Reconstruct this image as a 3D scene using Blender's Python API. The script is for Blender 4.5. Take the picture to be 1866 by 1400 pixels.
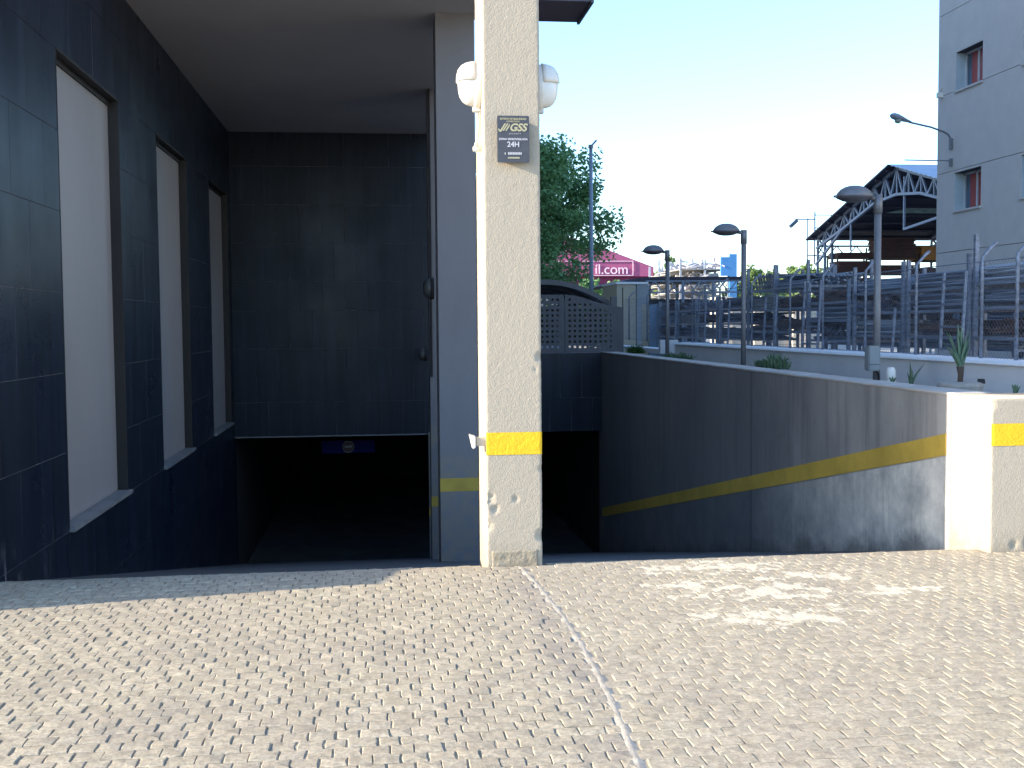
import bpy, bmesh, math, random
from mathutils import Vector, Matrix, noise
R = math.radians
rnd = random.Random(7)
S = bpy.context.scene
C = S.collection
for o in list(bpy.data.objects): bpy.data.objects.remove(o)

# ------------------------------------------------------------------ camera
cam = bpy.data.cameras.new('camera'); co = bpy.data.objects.new('camera', cam); C.objects.link(co)
cam.sensor_width = 36; cam.sensor_fit = 'HORIZONTAL'; cam.lens = 36*2000/1866
cam.clip_start = .05; cam.clip_end = 2000
yaw, pit = math.atan(.12), -math.atan(.054)
fw = Vector((math.sin(yaw)*math.cos(pit), math.cos(yaw)*math.cos(pit), math.sin(pit)))
co.matrix_world = Matrix.Translation((0, 0, 1.56)) @ (fw.to_track_quat('-Z', 'Y').to_matrix() @ Matrix.Rotation(R(-.45), 3, 'Z')).to_4x4()
S.camera = co
# ------------------------------------------------------------------ world, sun, exposure
SUN_AZ = math.atan2(-1, -.15)      # sun stands towards -X, slightly in front of the facade
EL = R(20)
w = bpy.data.worlds.new('World'); S.world = w; w.use_nodes = True
nt = w.node_tree; bg = nt.nodes['Background']
sky = nt.nodes.new('ShaderNodeTexSky'); sky.sky_type = 'NISHITA'; sky.sun_disc = False
sky.sun_elevation = EL; sky.sun_rotation = SUN_AZ
sky.air_density = 1.0; sky.dust_density = .7; sky.ozone_density = 4.0
nt.links.new(sky.outputs[0], bg.inputs[0]); bg.inputs[1].default_value = .14
sl = bpy.data.lights.new('sun', 'SUN'); so = bpy.data.objects.new('sun', sl); C.objects.link(so)
sl.energy = 3.1; sl.angle = R(.5); sl.color = (1, .87, .68)
sd = Vector((math.sin(SUN_AZ)*math.cos(EL), math.cos(SUN_AZ)*math.cos(EL), math.sin(EL)))
so.rotation_euler = sd.to_track_quat('Z', 'Y').to_euler()
so.location = (-20, -5, 20)
S.view_settings.view_transform = 'Standard'; S.view_settings.look = 'None'
S.view_settings.gamma = 1; S.view_settings.use_curve_mapping = False
S.view_settings.exposure = 2.0
S.render.engine = 'CYCLES'
S.cycles.max_bounces = 8

# ------------------------------------------------------------------ materials
def newmat(name):
    m = bpy.data.materials.new(name); m.use_nodes = True
    t = m.node_tree; return m, t, t.nodes['Principled BSDF']
def N(t, k, **kw):
    n = t.nodes.new(k)
    for a, b in kw.items(): setattr(n, a, b)
    return n
def noise_fac(t, scale, detail=6, rough=.6, sc3=None, seed=0):
    g = N(t, 'ShaderNodeNewGeometry'); mp = N(t, 'ShaderNodeMapping')
    mp.inputs['Scale'].default_value = sc3 or (1, 1, 1); mp.inputs['Location'].default_value = (seed, seed*.7, seed*1.3)
    t.links.new(g.outputs['Position'], mp.inputs[0])
    n = N(t, 'ShaderNodeTexNoise'); n.inputs['Scale'].default_value = scale
    n.inputs['Detail'].default_value = detail; n.inputs['Roughness'].default_value = rough
    t.links.new(mp.outputs[0], n.inputs['Vector']); return n.outputs['Fac']
def remap(t, fac, a, b, c=0, d=1):
    n = N(t, 'ShaderNodeMapRange'); n.clamp = True
    for i, v in enumerate((a, b, c, d)): n.inputs[i+1].default_value = v
    t.links.new(fac, n.inputs[0]); return n.outputs[0]
def mixc(t, fac, a, b, mode='MIX'):
    n = N(t, 'ShaderNodeMix', data_type='RGBA', blend_type=mode)
    if isinstance(fac, (int, float)): n.inputs[0].default_value = fac
    else: t.links.new(fac, n.inputs[0])
    for i, v in ((6, a), (7, b)):
        if isinstance(v, tuple): n.inputs[i].default_value = (*v, 1)
        else: t.links.new(v, n.inputs[i])
    return n.outputs[2]
def math2(t, op, a, b):
    n = N(t, 'ShaderNodeMath', operation=op)
    for i, v in enumerate((a, b)):
        if isinstance(v, (int, float)): n.inputs[i].default_value = v
        else: t.links.new(v, n.inputs[i])
    return n.outputs[0]
def bump(t, p, h, strength=.5, dist=.01):
    b = N(t, 'ShaderNodeBump'); b.inputs['Strength'].default_value = strength; b.inputs['Distance'].default_value = dist
    t.links.new(h, b.inputs['Height']); t.links.new(b.outputs[0], p.inputs['Normal'])
def sepxyz(t):
    g = N(t, 'ShaderNodeNewGeometry'); s = N(t, 'ShaderNodeSeparateXYZ'); t.links.new(g.outputs['Position'], s.inputs[0]); return s.outputs
def simple(name, col, rough=.6, var=.25, scale=6, metal=0, bs=0, bscale=40, sc3=None, spec=.5, seed=0):
    m, t, p = newmat(name)
    f = noise_fac(t, scale, sc3=sc3, seed=seed)
    dk = tuple(c*(1-var) for c in col); lt = tuple(min(1, c*(1+var)) for c in col)
    t.links.new(mixc(t, remap(t, f, .3, .7), dk, lt), p.inputs['Base Color'])
    p.inputs['Roughness'].default_value = rough; p.inputs['Metallic'].default_value = metal
    p.inputs['Specular IOR Level'].default_value = spec
    if bs: bump(t, p, noise_fac(t, bscale, 4), bs, .01)
    return m

def m_paver():
    m, t, p = newmat('paver_concrete')
    at = N(t, 'ShaderNodeAttribute', attribute_name='tone')
    base = mixc(t, at.outputs['Fac'], (.415, .362, .262), (.52, .455, .335))
    f1 = noise_fac(t, .9, 5, .6); base = mixc(t, remap(t, f1, .35, .7, 0, .45), base, (.38, .325, .275))
    f4 = noise_fac(t, 17, 6, .72, seed=8); base = mixc(t, remap(t, f4, .44, .66, 0, .85), base, (.26, .215, .155))
    f5 = noise_fac(t, 2.3, 6, .7, seed=12); base = mixc(t, remap(t, f5, .48, .68, 0, .5), base, (.26, .225, .185))
    f2 = noise_fac(t, 55, 5, .7); base = mixc(t, remap(t, f2, .42, .64, 0, .75), base, (.225, .195, .15))
    f3 = noise_fac(t, 130, 3, .7, seed=3); base = mixc(t, remap(t, f3, .52, .7, 0, .55), base, (.52, .47, .37))
    x, y, z = sepxyz(t)
    # tyre-rubbed darker band left of the seam
    d = math2(t, 'ABSOLUTE', math2(t, 'SUBTRACT', x, .84), 0)
    fb = math2(t, 'MULTIPLY', remap(t, d, .02, .16, 1, 0), remap(t, noise_fac(t, 9, 5, .7, seed=5), .42, .62, 0, .55))
    base = mixc(t, fb, base, (.19, .17, .165))
    # cream paint spill
    def blob(cx, cy, rx, ry):
        a = math2(t, 'DIVIDE', math2(t, 'SUBTRACT', x, cx), rx); b = math2(t, 'DIVIDE', math2(t, 'SUBTRACT', y, cy), ry)
        return math2(t, 'SUBTRACT', 1, math2(t, 'SQRT', math2(t, 'ADD', math2(t, 'MULTIPLY', a, a), math2(t, 'MULTIPLY', b, b)), 0))
    e = blob(2.02, 6.75, .55, .22)
    for a in ((2.08, 5.55, .52, .24), (2.25, 6.05, .62, .28), (2.98, 6.02, .38, .13), (2.55, 6.45, .45, .16), (1.8, 6.3, .3, .2)):
        e = math2(t, 'MAXIMUM', e, blob(*a))
    e = math2(t, 'ADD', math2(t, 'MULTIPLY', e, .16), noise_fac(t, 7, 7, .72, seed=9))
    e = remap(t, e, .575, .60, 0, .9)
    e = math2(t, 'MULTIPLY', e, remap(t, noise_fac(t, 45, 4, .7, seed=19), .34, .46, .55, 1))
    lim = math2(t, 'MAXIMUM', blob(2.1, 6.2, 1.0, 1.15), blob(2.98, 6.02, .5, .25))
    e = math2(t, 'MULTIPLY', e, remap(t, lim, 0, .05))
    base = mixc(t, e, base, (.62, .55, .42))
    t.links.new(base, p.inputs['Base Color']); p.inputs['Roughness'].default_value = .85
    p.inputs['Specular IOR Level'].default_value = .3
    bump(t, p, noise_fac(t, 70, 6, .75, seed=2), .45, .005)
    return m
PAVER = m_paver()
def m_mortar():
    m, t, p = newmat('paving_bed')
    b = mixc(t, remap(t, noise_fac(t, 2, 6), .3, .7), (.31, .265, .195), (.38, .33, .245))
    t.links.new(b, p.inputs['Base Color']); p.inputs['Roughness'].default_value = .95
    bump(t, p, noise_fac(t, 90, 5, .7), .6, .006); return m
MORTAR = m_mortar()
def m_stucco(name, col, bs=.6, sc=75, stain=.2, seed=0):
    m, t, p = newmat(name)
    f = noise_fac(t, 1.6, 6, .65, (1, 1, .5), seed)
    b = mixc(t, remap(t, f, .35, .7), col, tuple(c*(1-stain) for c in col))
    f = noise_fac(t, 120, 4, .7, seed=seed+1); b = mixc(t, remap(t, f, .35, .7, 0, .3), b, tuple(c*.65 for c in col))
    x, y, z = sepxyz(t)
    g = math2(t, 'MULTIPLY', remap(t, z, .0, .16, 1, 0), remap(t, noise_fac(t, 8, 5, seed=4), .35, .6))
    b = mixc(t, math2(t, 'MULTIPLY', g, .6), b, (.30, .25, .18))
    t.links.new(b, p.inputs['Base Color']); p.inputs['Roughness'].default_value = .9
    p.inputs['Specular IOR Level'].default_value = .25
    bump(t, p, noise_fac(t, sc, 4, .6, seed=seed+2), bs, .008); return m
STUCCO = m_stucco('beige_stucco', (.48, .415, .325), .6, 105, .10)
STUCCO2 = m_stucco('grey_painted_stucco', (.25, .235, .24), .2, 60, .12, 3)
def m_rampwall():
    m, t, p = newmat('ramp_wall_wear_and_shade')
    x, y, z = sepxyz(t)
    line = math2(t, 'ADD', z, math2(t, 'MULTIPLY', math2(t, 'MAXIMUM', math2(t, 'SUBTRACT', y, 6.92), 0), .211))   # height above the ramp
    f = noise_fac(t, 1.3, 6, .65, (1, 1, .6)); st = noise_fac(t, 5, 5, .7, (1, 1, .05), 2)
    up = mixc(t, remap(t, f, .35, .7), (.40, .365, .33), (.26, .24, .225))
    up = mixc(t, remap(t, st, .5, .72, 0, .6), up, (.10, .096, .105))
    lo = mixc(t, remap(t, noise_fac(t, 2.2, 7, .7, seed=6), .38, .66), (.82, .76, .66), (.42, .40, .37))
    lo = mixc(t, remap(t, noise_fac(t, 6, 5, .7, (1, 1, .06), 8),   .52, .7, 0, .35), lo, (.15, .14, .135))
    far = remap(t, y, 8.4, 11.8, 0, .88); lo = mixc(t, far, lo, (.10, .10, .112))  # darker deeper along the ramp: grime plus shade painted into the colour
    up = mixc(t, remap(t, math2(t, 'ADD', y, math2(t, 'MULTIPLY', f, 3)), 9.2, 13.5, 0, .7), up, (.11, .108, .118))  # upper part darkens with depth too, grime and painted shade together
    b = mixc(t, remap(t, line, .70, .712), lo, up)
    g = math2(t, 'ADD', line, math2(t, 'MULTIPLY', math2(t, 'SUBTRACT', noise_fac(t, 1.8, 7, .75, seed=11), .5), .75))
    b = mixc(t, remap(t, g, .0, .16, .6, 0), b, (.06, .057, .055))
    # joint stain where two wall pours meet
    d = math2(t, 'ABSOLUTE', math2(t, 'SUBTRACT', y, 11.75), 0); b = mixc(t, remap(t, d, .0, .05, .7, 0), b, (.07, .065, .07))
    sp = remap(t, noise_fac(t, 9, 5, .8, seed=14), .68, .74, 0, .8); spl = math2(t, 'MULTIPLY', sp, remap(t, g, .15, .5, 1, 0)); b = mixc(t, spl, b, (.05, .045, .04))
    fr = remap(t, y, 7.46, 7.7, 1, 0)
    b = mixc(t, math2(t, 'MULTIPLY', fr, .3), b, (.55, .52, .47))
    t.links.new(b, p.inputs['Base Color']); p.inputs['Roughness'].default_value = .88
    bump(t, p, noise_fac(t, 45, 5, .65), .3, .006); return m
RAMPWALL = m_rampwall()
def m_tile():
    m, t, p = newmat('dark_slate_tile')
    at = N(t, 'ShaderNodeObjectInfo')
    st = noise_fac(t, 7, 5, .65, (1, 1, .06), 1); f = noise_fac(t, 1.1, 5, .6, seed=4)
    b = mixc(t, remap(t, st, .35, .7), (.0085, .012, .023), (.025, .034, .056))
    b = mixc(t, remap(t, f, .4, .7, 0, .4), b, (.010, .017, .022))
    b = mixc(t, math2(t, 'MULTIPLY', at.outputs['Random'], .35), b, (.018, .021, .028))
    x, y, z = sepxyz(t)
    ef = math2(t, 'MULTIPLY', math2(t, 'MULTIPLY', remap(t, z, -.12, .1, 1, 0), remap(t, y, 9, 9.3, 1, 0)), remap(t, noise_fac(t, 12, 4, .7, (1, 1, .15), 7), .55, .68))
    b = mixc(t, math2(t, 'MULTIPLY', ef, .5), b, (.35, .33, .32))
    t.links.new(b, p.inputs['Base Color'])
    t.links.new(remap(t, f, .3, .7, .26, .42), p.inputs['Roughness']); p.inputs['Specular IOR Level'].default_value = .22
    bump(t, p, noise_fac(t, 18, 5, .6), .12, .004); return m
TILE = m_tile()
JOINT = simple('tile_joint_mortar', (.22, .22, .23), .9, .6, 5)
STONE = simple('brown_stone_reveal', (.019, .016, .015), .6, .3, 4, sc3=(1, 1, .3))
SILL = simple('grey_stone_sill', (.22, .22, .22), .5, .2, 5)
PANE = simple('opaque_grey_panel', (.33, .30, .285), .5, .06, 1.2, sc3=(1, 1, .4))
SOFFIT = simple('grey_soffit_paint', (.48, .465, .47), .85, .07, .7, bs=.12, bscale=50)
YELLOW = simple('yellow_band_paint', (.80, .50, .012), .75, .07, 9, bs=.5, bscale=75)
YELLOWD = simple('yellow_band_paint_worn', (.58, .38, .06), .75, .16, 3, bs=.2, bscale=60)
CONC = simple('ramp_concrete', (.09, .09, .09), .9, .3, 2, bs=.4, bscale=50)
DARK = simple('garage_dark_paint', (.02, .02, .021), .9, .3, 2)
TERR = simple('yard_ground', (.27, .25, .22), .95, .3, .5, bs=.4, bscale=20)
SOIL = simple('planter_soil', (.09, .065, .045), .95, .4, 8, bs=1, bscale=30)
WHITEWALL = simple('white_painted_wall', (.74, .74, .75), .8, .05, 1.5, bs=.15, bscale=40)
WHITECAP = simple('white_wall_cap', (.86, .86, .86), .8, .06, 5)
POSTM = simple('lamp_post_grey', (.19, .195, .21), .5, .12, 8, metal=.3)
GALV = simple('galvanised_steel', (.23, .26, .32), .5, .4, 22, sc3=(1, .06, 1), metal=.3)
GALVL = simple('pale_galvanised_steel', (.42, .46, .52), .45, .3, 22, sc3=(1, .06, 1), metal=.3)
GALVD = simple('dark_weathered_steel', (.15, .15, .18), .7, .7, 22, sc3=(1, .06, 1), metal=.3)
RUST = simple('rusty_steel', (.10, .055, .035), .8, .5, 8)
BROWNP = simple('red_brown_formwork', (.085, .032, .028), .7, .3, 3)
ORANGEP = simple('orange_formwork', (.55, .22, .05), .7, .3, 3)
PLANK = simple('scaffold_plank', (.30, .29, .27), .7, .3, 6)
NAVY = simple('dark_blue_roof_sheet', (.035, .036, .062), .6, .2, 3, sc3=(.3, 6, .3))
ROOFL = simple('pale_blue_roof_sheet', (.38, .44, .52), .4, .12, 2)
SKYL = simple('translucent_roof_light', (.35, .42, .36), .5, .5, 3)
TRUSS = simple('truss_grey_paint', (.22, .26, .33), .5, .1, 5)
FAC = simple('office_precast_panel', (.62, .57, .52), .9, .05, 2.5, bs=.35, bscale=30)
FACD = simple('dark_panel_joint', (.07, .07, .08), .9, .2, 3)
REVEAL = simple('pale_blue_window_reveal', (.42, .52, .56), .6, .08, 3)
WFRAME = simple('white_window_frame', (.62, .64, .66), .4, .05, 3)
CURT = simple('red_curtain', (.66, .12, .10), .8, .2, 6, sc3=(1, 12, .4))
PINK = simple('magenta_fascia', (.36, .085, .19), .6, .08, 1)
PINKD = simple('dark_magenta_underside', (.16, .02, .08), .7, .1, 1)
PINKW = simple('pale_pink_lettering', (.80, .62, .74), .6, .03, 1)
BLUEP = simple('bright_blue_panel', (.07, .25, .55), .6, .1, 1)
BLUEG = simple('blue_grey_sheet', (.20, .30, .42), .55, .15, 4)
BEIGEP = simple('beige_cabin_panel', (.46, .40, .30), .7, .06, 2)
GREYP = simple('grey_cabin_panel', (.30, .32, .33), .7, .08, 2)
CREAMB = simple('cream_block', (.62, .56, .46), .9, .2, 4)
WHITEP = simple('aged_white_plastic', (.74, .71, .64), .35, .08, 12)
WHITED = simple('diffuser_white', (.80, .79, .74), .25, .04, 8)
PLQ = simple('dark_plaque', (.06, .062, .075), .45, .1, 20)
PLT = simple('plaque_white_print', (.55, .53, .55), .6, .02, 5)
PLG = simple('plaque_gold_print', (.45, .41, .25), .6, .02, 5)
BEIGEX = simple('beige_plastic', (.55, .46, .34), .6, .1, 12)
PERF = simple('dark_perforated_sheet', (.060, .066, .082), .5, .12, 5, metal=.2)
CARP = simple('carport_roof_steel', (.075, .082, .098), .45, .15, 5, metal=.2)
BARK = simple('tree_bark', (.13, .10, .075), .9, .3, 12, bs=.5, bscale=30)
REDM = simple('red_sign_face', (.06, .006, .006), .4, .05, 5)
BLUES = simple('deep_blue_sign', (.003, .004, .09), .9, .05, 5)
TERRAC = simple('weathered_slab', (.30, .28, .25), .8, .2, 12)
def m_leaf(name, a, b, trans=.25, seed=0):
    m, t, p = newmat(name)
    col = mixc(t, remap(t, noise_fac(t, 2.2, 3, seed=seed), .35, .65), a, b)
    col = mixc(t, remap(t, noise_fac(t, 14, 2, seed=seed+3), .35, .7, 0, .6), col, tuple(c*1.5 for c in b))
    t.links.new(col, p.inputs['Base Color']); p.inputs['Roughness'].default_value = .55
    tr = N(t, 'ShaderNodeBsdfTranslucent'); t.links.new(col, tr.inputs[0])
    mx = N(t, 'ShaderNodeMixShader'); mx.inputs[0].default_value = trans
    t.links.new(p.outputs[0], mx.inputs[1]); t.links.new(tr.outputs[0], mx.inputs[2])
    t.links.new(mx.outputs[0], t.nodes['Material Output'].inputs[0]); return m
LEAFT = m_leaf('plane_tree_leaf', (.08, .18, .08), (.17, .31, .11))
LEAFF = m_leaf('far_tree_leaf', (.12, .19, .06), (.22, .30, .10), .35, 2)
LEAFB = m_leaf('shrub_leaf', (.022, .065, .02), (.045, .11, .025), .15, 4)
LEAFA = m_leaf('agave_leaf', (.06, .12, .085), (.09, .16, .10), .05, 6)
LEAFS = m_leaf('succulent_leaf', (.045, .09, .055), (.08, .14, .075), .05, 8)

# ------------------------------------------------------------------ mesh helpers
def tag(o, label=None, cat=None, group=None, kind=None):
    if label: o['label'] = label
    if cat: o['category'] = cat
    if group: o['group'] = group
    if kind: o['kind'] = kind
    return o
def empty(name, loc=(0, 0, 0), rz=0, **k):
    o = bpy.data.objects.new(name, None); C.objects.link(o); o.location = loc; o.rotation_euler.z = rz
    o.empty_display_size = .2
    return tag(o, **k)
def link(name, me, parent=None, loc=None, **k):
    o = bpy.data.objects.new(name, me); C.objects.link(o)
    if parent: o.parent = parent
    if loc: o.location = loc
    return tag(o, **k)
class MB:
    def __init__(s): s.v = []; s.f = []; s.tone = []
    def add(s, vs, fs):
        n = len(s.v); s.v += [tuple(v) for v in vs]; s.f += [tuple(i+n for i in f) for f in fs]; return s
    def box(s, a, b):
        (x0, y0, z0), (x1, y1, z1) = a, b
        return s.add([(x0,y0,z0),(x1,y0,z0),(x1,y1,z0),(x0,y1,z0),(x0,y0,z1),(x1,y0,z1),(x1,y1,z1),(x0,y1,z1)],
                     [(0,3,2,1),(4,5,6,7),(0,1,5,4),(1,2,6,5),(2,3,7,6),(3,0,4,7)])
    def bar(s, p, q, w=.03, h=None, up=(0, 0, 1)):
        p, q = Vector(p), Vector(q); d = (q-p).normalized(); u = Vector(up)
        if abs(d.dot(u)) > .99: u = Vector((0, 1, 0))
        a = d.cross(u).normalized()*w/2; b = a.cross(d).normalized()*(h or w)/2
        c = [-a-b, a-b, a+b, -a+b]
        return s.add([p+k for k in c]+[q+k for k in c], [(0,3,2,1),(4,5,6,7),(0,1,5,4),(1,2,6,5),(2,3,7,6),(3,0,4,7)])
    def tube(s, pts, r, n=8, cap=True):
        pts = [Vector(p) for p in pts]; rr = r if isinstance(r, (list, tuple)) else [r]*len(pts)
        base = len(s.v); prev = None
        for i, p in enumerate(pts):
            d = (pts[min(i+1, len(pts)-1)]-pts[max(i-1, 0)]).normalized()
            a = (prev - d*prev.dot(d)).normalized() if prev else (d.cross(Vector((0, 0, 1))) if abs(d.z) < .9 else d.cross(Vector((0, 1, 0)))).normalized()
            prev = a; b = d.cross(a)
            for k in range(n):
                t = 2*math.pi*k/n; s.v.append(tuple(p+(a*math.cos(t)+b*math.sin(t))*rr[i]))
        for i in range(len(pts)-1):
            for k in range(n):
                x = base+i*n+k; y = base+i*n+(k+1) % n; s.f.append((x, y, y+n, x+n))
        if cap: s.f.append(tuple(base+k for k in range(n))[::-1]); s.f.append(tuple(base+(len(pts)-1)*n+k for k in range(n)))
        return s
    def lathe(s, prof, n=20, M=None):
        base = len(s.v); M = M or Matrix.Identity(4)
        for r, z in prof:
            for k in range(n):
                t = 2*math.pi*k/n; s.v.append(tuple(M @ Vector((r*math.cos(t), r*math.sin(t), z))))
        for i in range(len(prof)-1):
            for k in range(n):
                x = base+i*n+k; y = base+i*n+(k+1) % n; s.f.append((x, y, y+n, x+n))
        return s
    def prism(s, poly, axis, a, b):      # poly: 2D outline, extruded from a to b along axis
        def P(u, v, w): return {'x': (w, u, v), 'y': (u, w, v), 'z': (u, v, w)}[axis]
        n = len(poly)
        s.add([P(u, v, a) for u, v in poly]+[P(u, v, b) for u, v in poly],
              [tuple(range(n))[::-1], tuple(range(n, 2*n))]+[(i, (i+1) % n, (i+1) % n+n, i+n) for i in range(n)])
        return s
    def mesh(s, name, mat, smooth=False):
        me = bpy.data.meshes.new(name); me.from_pydata(s.v, [], s.f); me.materials.append(mat); me.update()
        if smooth: me.polygons.foreach_set('use_smooth', [True]*len(me.polygons))
        return me
    def build(s, name, mat, parent=None, smooth=False, loc=None, bev=0, **k):
        me = s.mesh(name, mat, smooth)
        bm = bmesh.new(); bm.from_mesh(me)
        if bev:
            bmesh.ops.bevel(bm, geom=[e for e in bm.edges if len(e.link_faces) == 2 and e.calc_face_angle(0) > .6], offset=bev, segments=2, affect='EDGES')
        bmesh.ops.recalc_face_normals(bm, faces=bm.faces); bm.to_mesh(me); bm.free()
        return link(name, me, parent, loc, **k)
def copy_tree(o, parent=None):
    c = o.copy(); C.objects.link(c); c.parent = parent
    for ch in list(o.children): copy_tree(ch, c)
    return c
def txt(body, size, name, mat, M, parent, extr=.001, shear=0, off=0, align='CENTER'):
    cu = bpy.data.curves.new(name, 'FONT'); cu.body = body; cu.size = size; cu.extrude = extr; cu.align_x = align; cu.shear = shear; cu.offset = off
    ob = bpy.data.objects.new(name, cu); C.objects.link(ob)
    dg = bpy.context.evaluated_depsgraph_get(); me = bpy.data.meshes.new_from_object(ob.evaluated_get(dg))
    bpy.data.objects.remove(ob); bpy.data.curves.remove(cu)
    me.transform(M); me.materials.clear(); me.materials.append(mat); me.name = name
    return link(name, me, parent)
def smooth(a, b, x):
    t = max(0, min(1, (x-a)/(b-a))); return t*t*(3-2*t)

# ------------------------------------------------------------------ ground
RX0, RX1 = -2.6, 4.08           # ramp side walls
def gz(x, y):
    z = 0
    k = .035; t = (y-6.97)
    z -= .207*(k*math.log(1+math.exp(min(40, t/k)))) if t < 1.5 else .207*t
    if y > 21.5: z = gz(x, 21.5) if y > 21.51 else z
    return z
# ground sheets: street, yard (right), and ramp
mb = MB()
nx, ny = 60, 30
xs = [-300, -60, -12, -5] + [-3.6+i*.2 for i in range(42)] + [6, 12, 60, 300]
ys = [-300, -40, -8, 0, 1.5] + [2.5+i*.25 for i in range(18)] + [7.0, 7.1]
for y in ys:
    for x in xs: mb.v.append((x, y, gz(x, y)-.0052))
for j in range(len(ys)-1):
    for i in range(len(xs)-1):
        a = j*len(xs)+i; mb.f.append((a, a+1, a+1+len(xs), a+len(xs)))
street = mb.build('street_ground', MORTAR, kind='structure')
mb = MB(); xs2 = [RX0-.3+i*(RX1-RX0+.6)/24 for i in range(25)]; ys2 = [7.1+.05*i for i in range(16)]+[8+i*.5 for i in range(28)]+[22, 34]
for y in ys2:
    for x in xs2: mb.v.append((x, y, gz(x, y)-(.0075 if y < 7.5 else .006)))
for j in range(len(ys2)-1):
    for i in range(24):
        a = j*25+i; mb.f.append((a, a+1, a+26, a+25))
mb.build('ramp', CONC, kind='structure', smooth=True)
MB().add([(RX1+.1, 7.1, -.012), (300, 7.1, -.012), (300, 900, -.012), (RX1+.1, 900, -.012)], [(0, 1, 2, 3)]).build('yard_ground', TERR, kind='structure')
MB().add([(-300, 7.1, -.09), (RX0-.1, 7.1, -.09), (RX0-.1, 900, -.09), (-300, 900, -.09)], [(0, 1, 2, 3)]).build('back_ground', TERR, kind='structure')
MB().add([(RX0-.1, 36, -.05), (RX1+.1, 36, -.05), (RX1+.1, 900, -.05), (RX0-.1, 900, -.05)], [(0, 1, 2, 3)]).build('far_ground', TERR, kind='structure')

# pavers
paving = empty('paving', (0, 0, 0), kind='structure')
def paver_geom(L, W, h, r, tilt=(0, 0)):
    """irregular chamfered sett, top at z=0 (rel.)"""
    c = .0035
    jit = lambda a: r.uniform(-a, a)
    x, y = L/2, W/2
    base = [(-x, -y), (x, -y), (x, y), (-x, y)]
    pts = []
    for i in range(4):       # each side gets a mid point, to look knocked about
        a, b = base[i], base[(i+1) % 4]
        pts.append((a[0]+jit(.0035), a[1]+jit(.003))); pts.append(((a[0]+b[0])/2+jit(.0035), (a[1]+b[1])/2+jit(.0035)))
    v = [(p[0], p[1], -.02) for p in pts]+[(p[0], p[1], -c+jit(.0015)) for p in pts]
    v += [(p[0]*(1-2*c/L)+jit(.0015), p[1]*(1-2*c/W)+jit(.0015), jit(.0018)) for p in pts]+[(0, 0, .0015+jit(.0015))]
    v = [(a, b, z+(tilt[0]*a+tilt[1]*b)+(h if z > -.02 else 0)) for a, b, z in v]
    f = []
    for k in range(8):
        n = (k+1) % 8
        f += [(k, n, n+8, k+8), (k+8, n+8, n+16, k+16), (k+16, n+16, 24)]
    return v, f
pr_ = random.Random(11)
placed = []
PY, PX = .0865, .0985
row = 0; y = 2.7
SEAM = lambda y: .955-.09*((y-5.3)/1.8)**2 if y > 2 else .9
while y < 7.3:
    xo = -4.2+pr_.uniform(0, PX*.3)+(PX/2 if row % 2 else 0); s = SEAM(y)
    edges = [xo+i*PX+pr_.uniform(-.010, .010) for i in range(103)]
    for xa, xb in zip(edges, edges[1:]):
        m_x = (xa+xb)/2
        if y > 6.9 and (m_x > 4.05 or m_x < -2.6): continue
        if .62 < m_x < 1.09 and y > 6.99: continue
        if xa < s+.012 and xb > s-.012:
            if s-xa > .04: xb = s-.010
            elif xb-s > .04: xa = s+.010
            else: continue
        placed.append(((xa+xb)/2, y, xb-xa, s))
    y += PY; row += 1
vis = lambda p: -(.36*p[1]+.05) < p[0] < .60*p[1] and p[1] > 3.62
order = sorted([p for p in placed if vis(p)], key=lambda p: p[1]*p[1]+(p[0]*.3)**2)
near = set(id(p) for p in order[:300])
variants = []
vr = random.Random(3)
for i in range(24):
    m_ = MB(); v, f = paver_geom(PX-vr.choice((.004, .006, .003, .009)), PY-.003, 0, vr, (vr.uniform(-.018, .018), vr.uniform(-.012, .012)))
    m_.add(v, f); me = m_.mesh('paver', PAVER)
    a = me.attributes.new('tone', 'FLOAT', 'POINT'); tv = vr.random(); a.data.foreach_set('value', [tv]*len(me.vertices)); variants.append(me)
big = MB(); tones = []
for p in placed:
    x, y, L, s = p; left = x < s
    rough = (1.0 if left else .35)
    h = pr_.uniform(-.0022, .0022)*rough
    if id(p) in near:
        o = link('paver', pr_.choice(variants), paving, (x, y, gz(x, y)+h)); o.rotation_euler = (0, 0, pr_.uniform(-.02, .02)); o.scale = (L/PX*(1 if left else 1.03), 1, 1)
        if rough < 1: o.scale[2] = .8
    else:
        g = (pr_.uniform(.0015, .005) if pr_.random() < .6 else pr_.uniform(.005, .0095)) if left else (pr_.uniform(.001, .003) if pr_.random() < .55 else pr_.uniform(.003, .0055))
        v, f = paver_geom(L-g, PY-.0022, h, pr_, (pr_.uniform(-.02, .02)*rough, pr_.uniform(-.012, .012)*rough))
        z = gz(x, y); n0 = len(big.v); big.add([(a+x, b+y, c+z) for a, b, c in v], f); tones += [pr_.random()]*(len(big.v)-n0)
me = big.mesh('pavers', PAVER); a = me.attributes.new('tone', 'FLOAT', 'POINT'); a.data.foreach_set('value', tones)
link('pavers', me, paving, kind='stuff')
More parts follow.
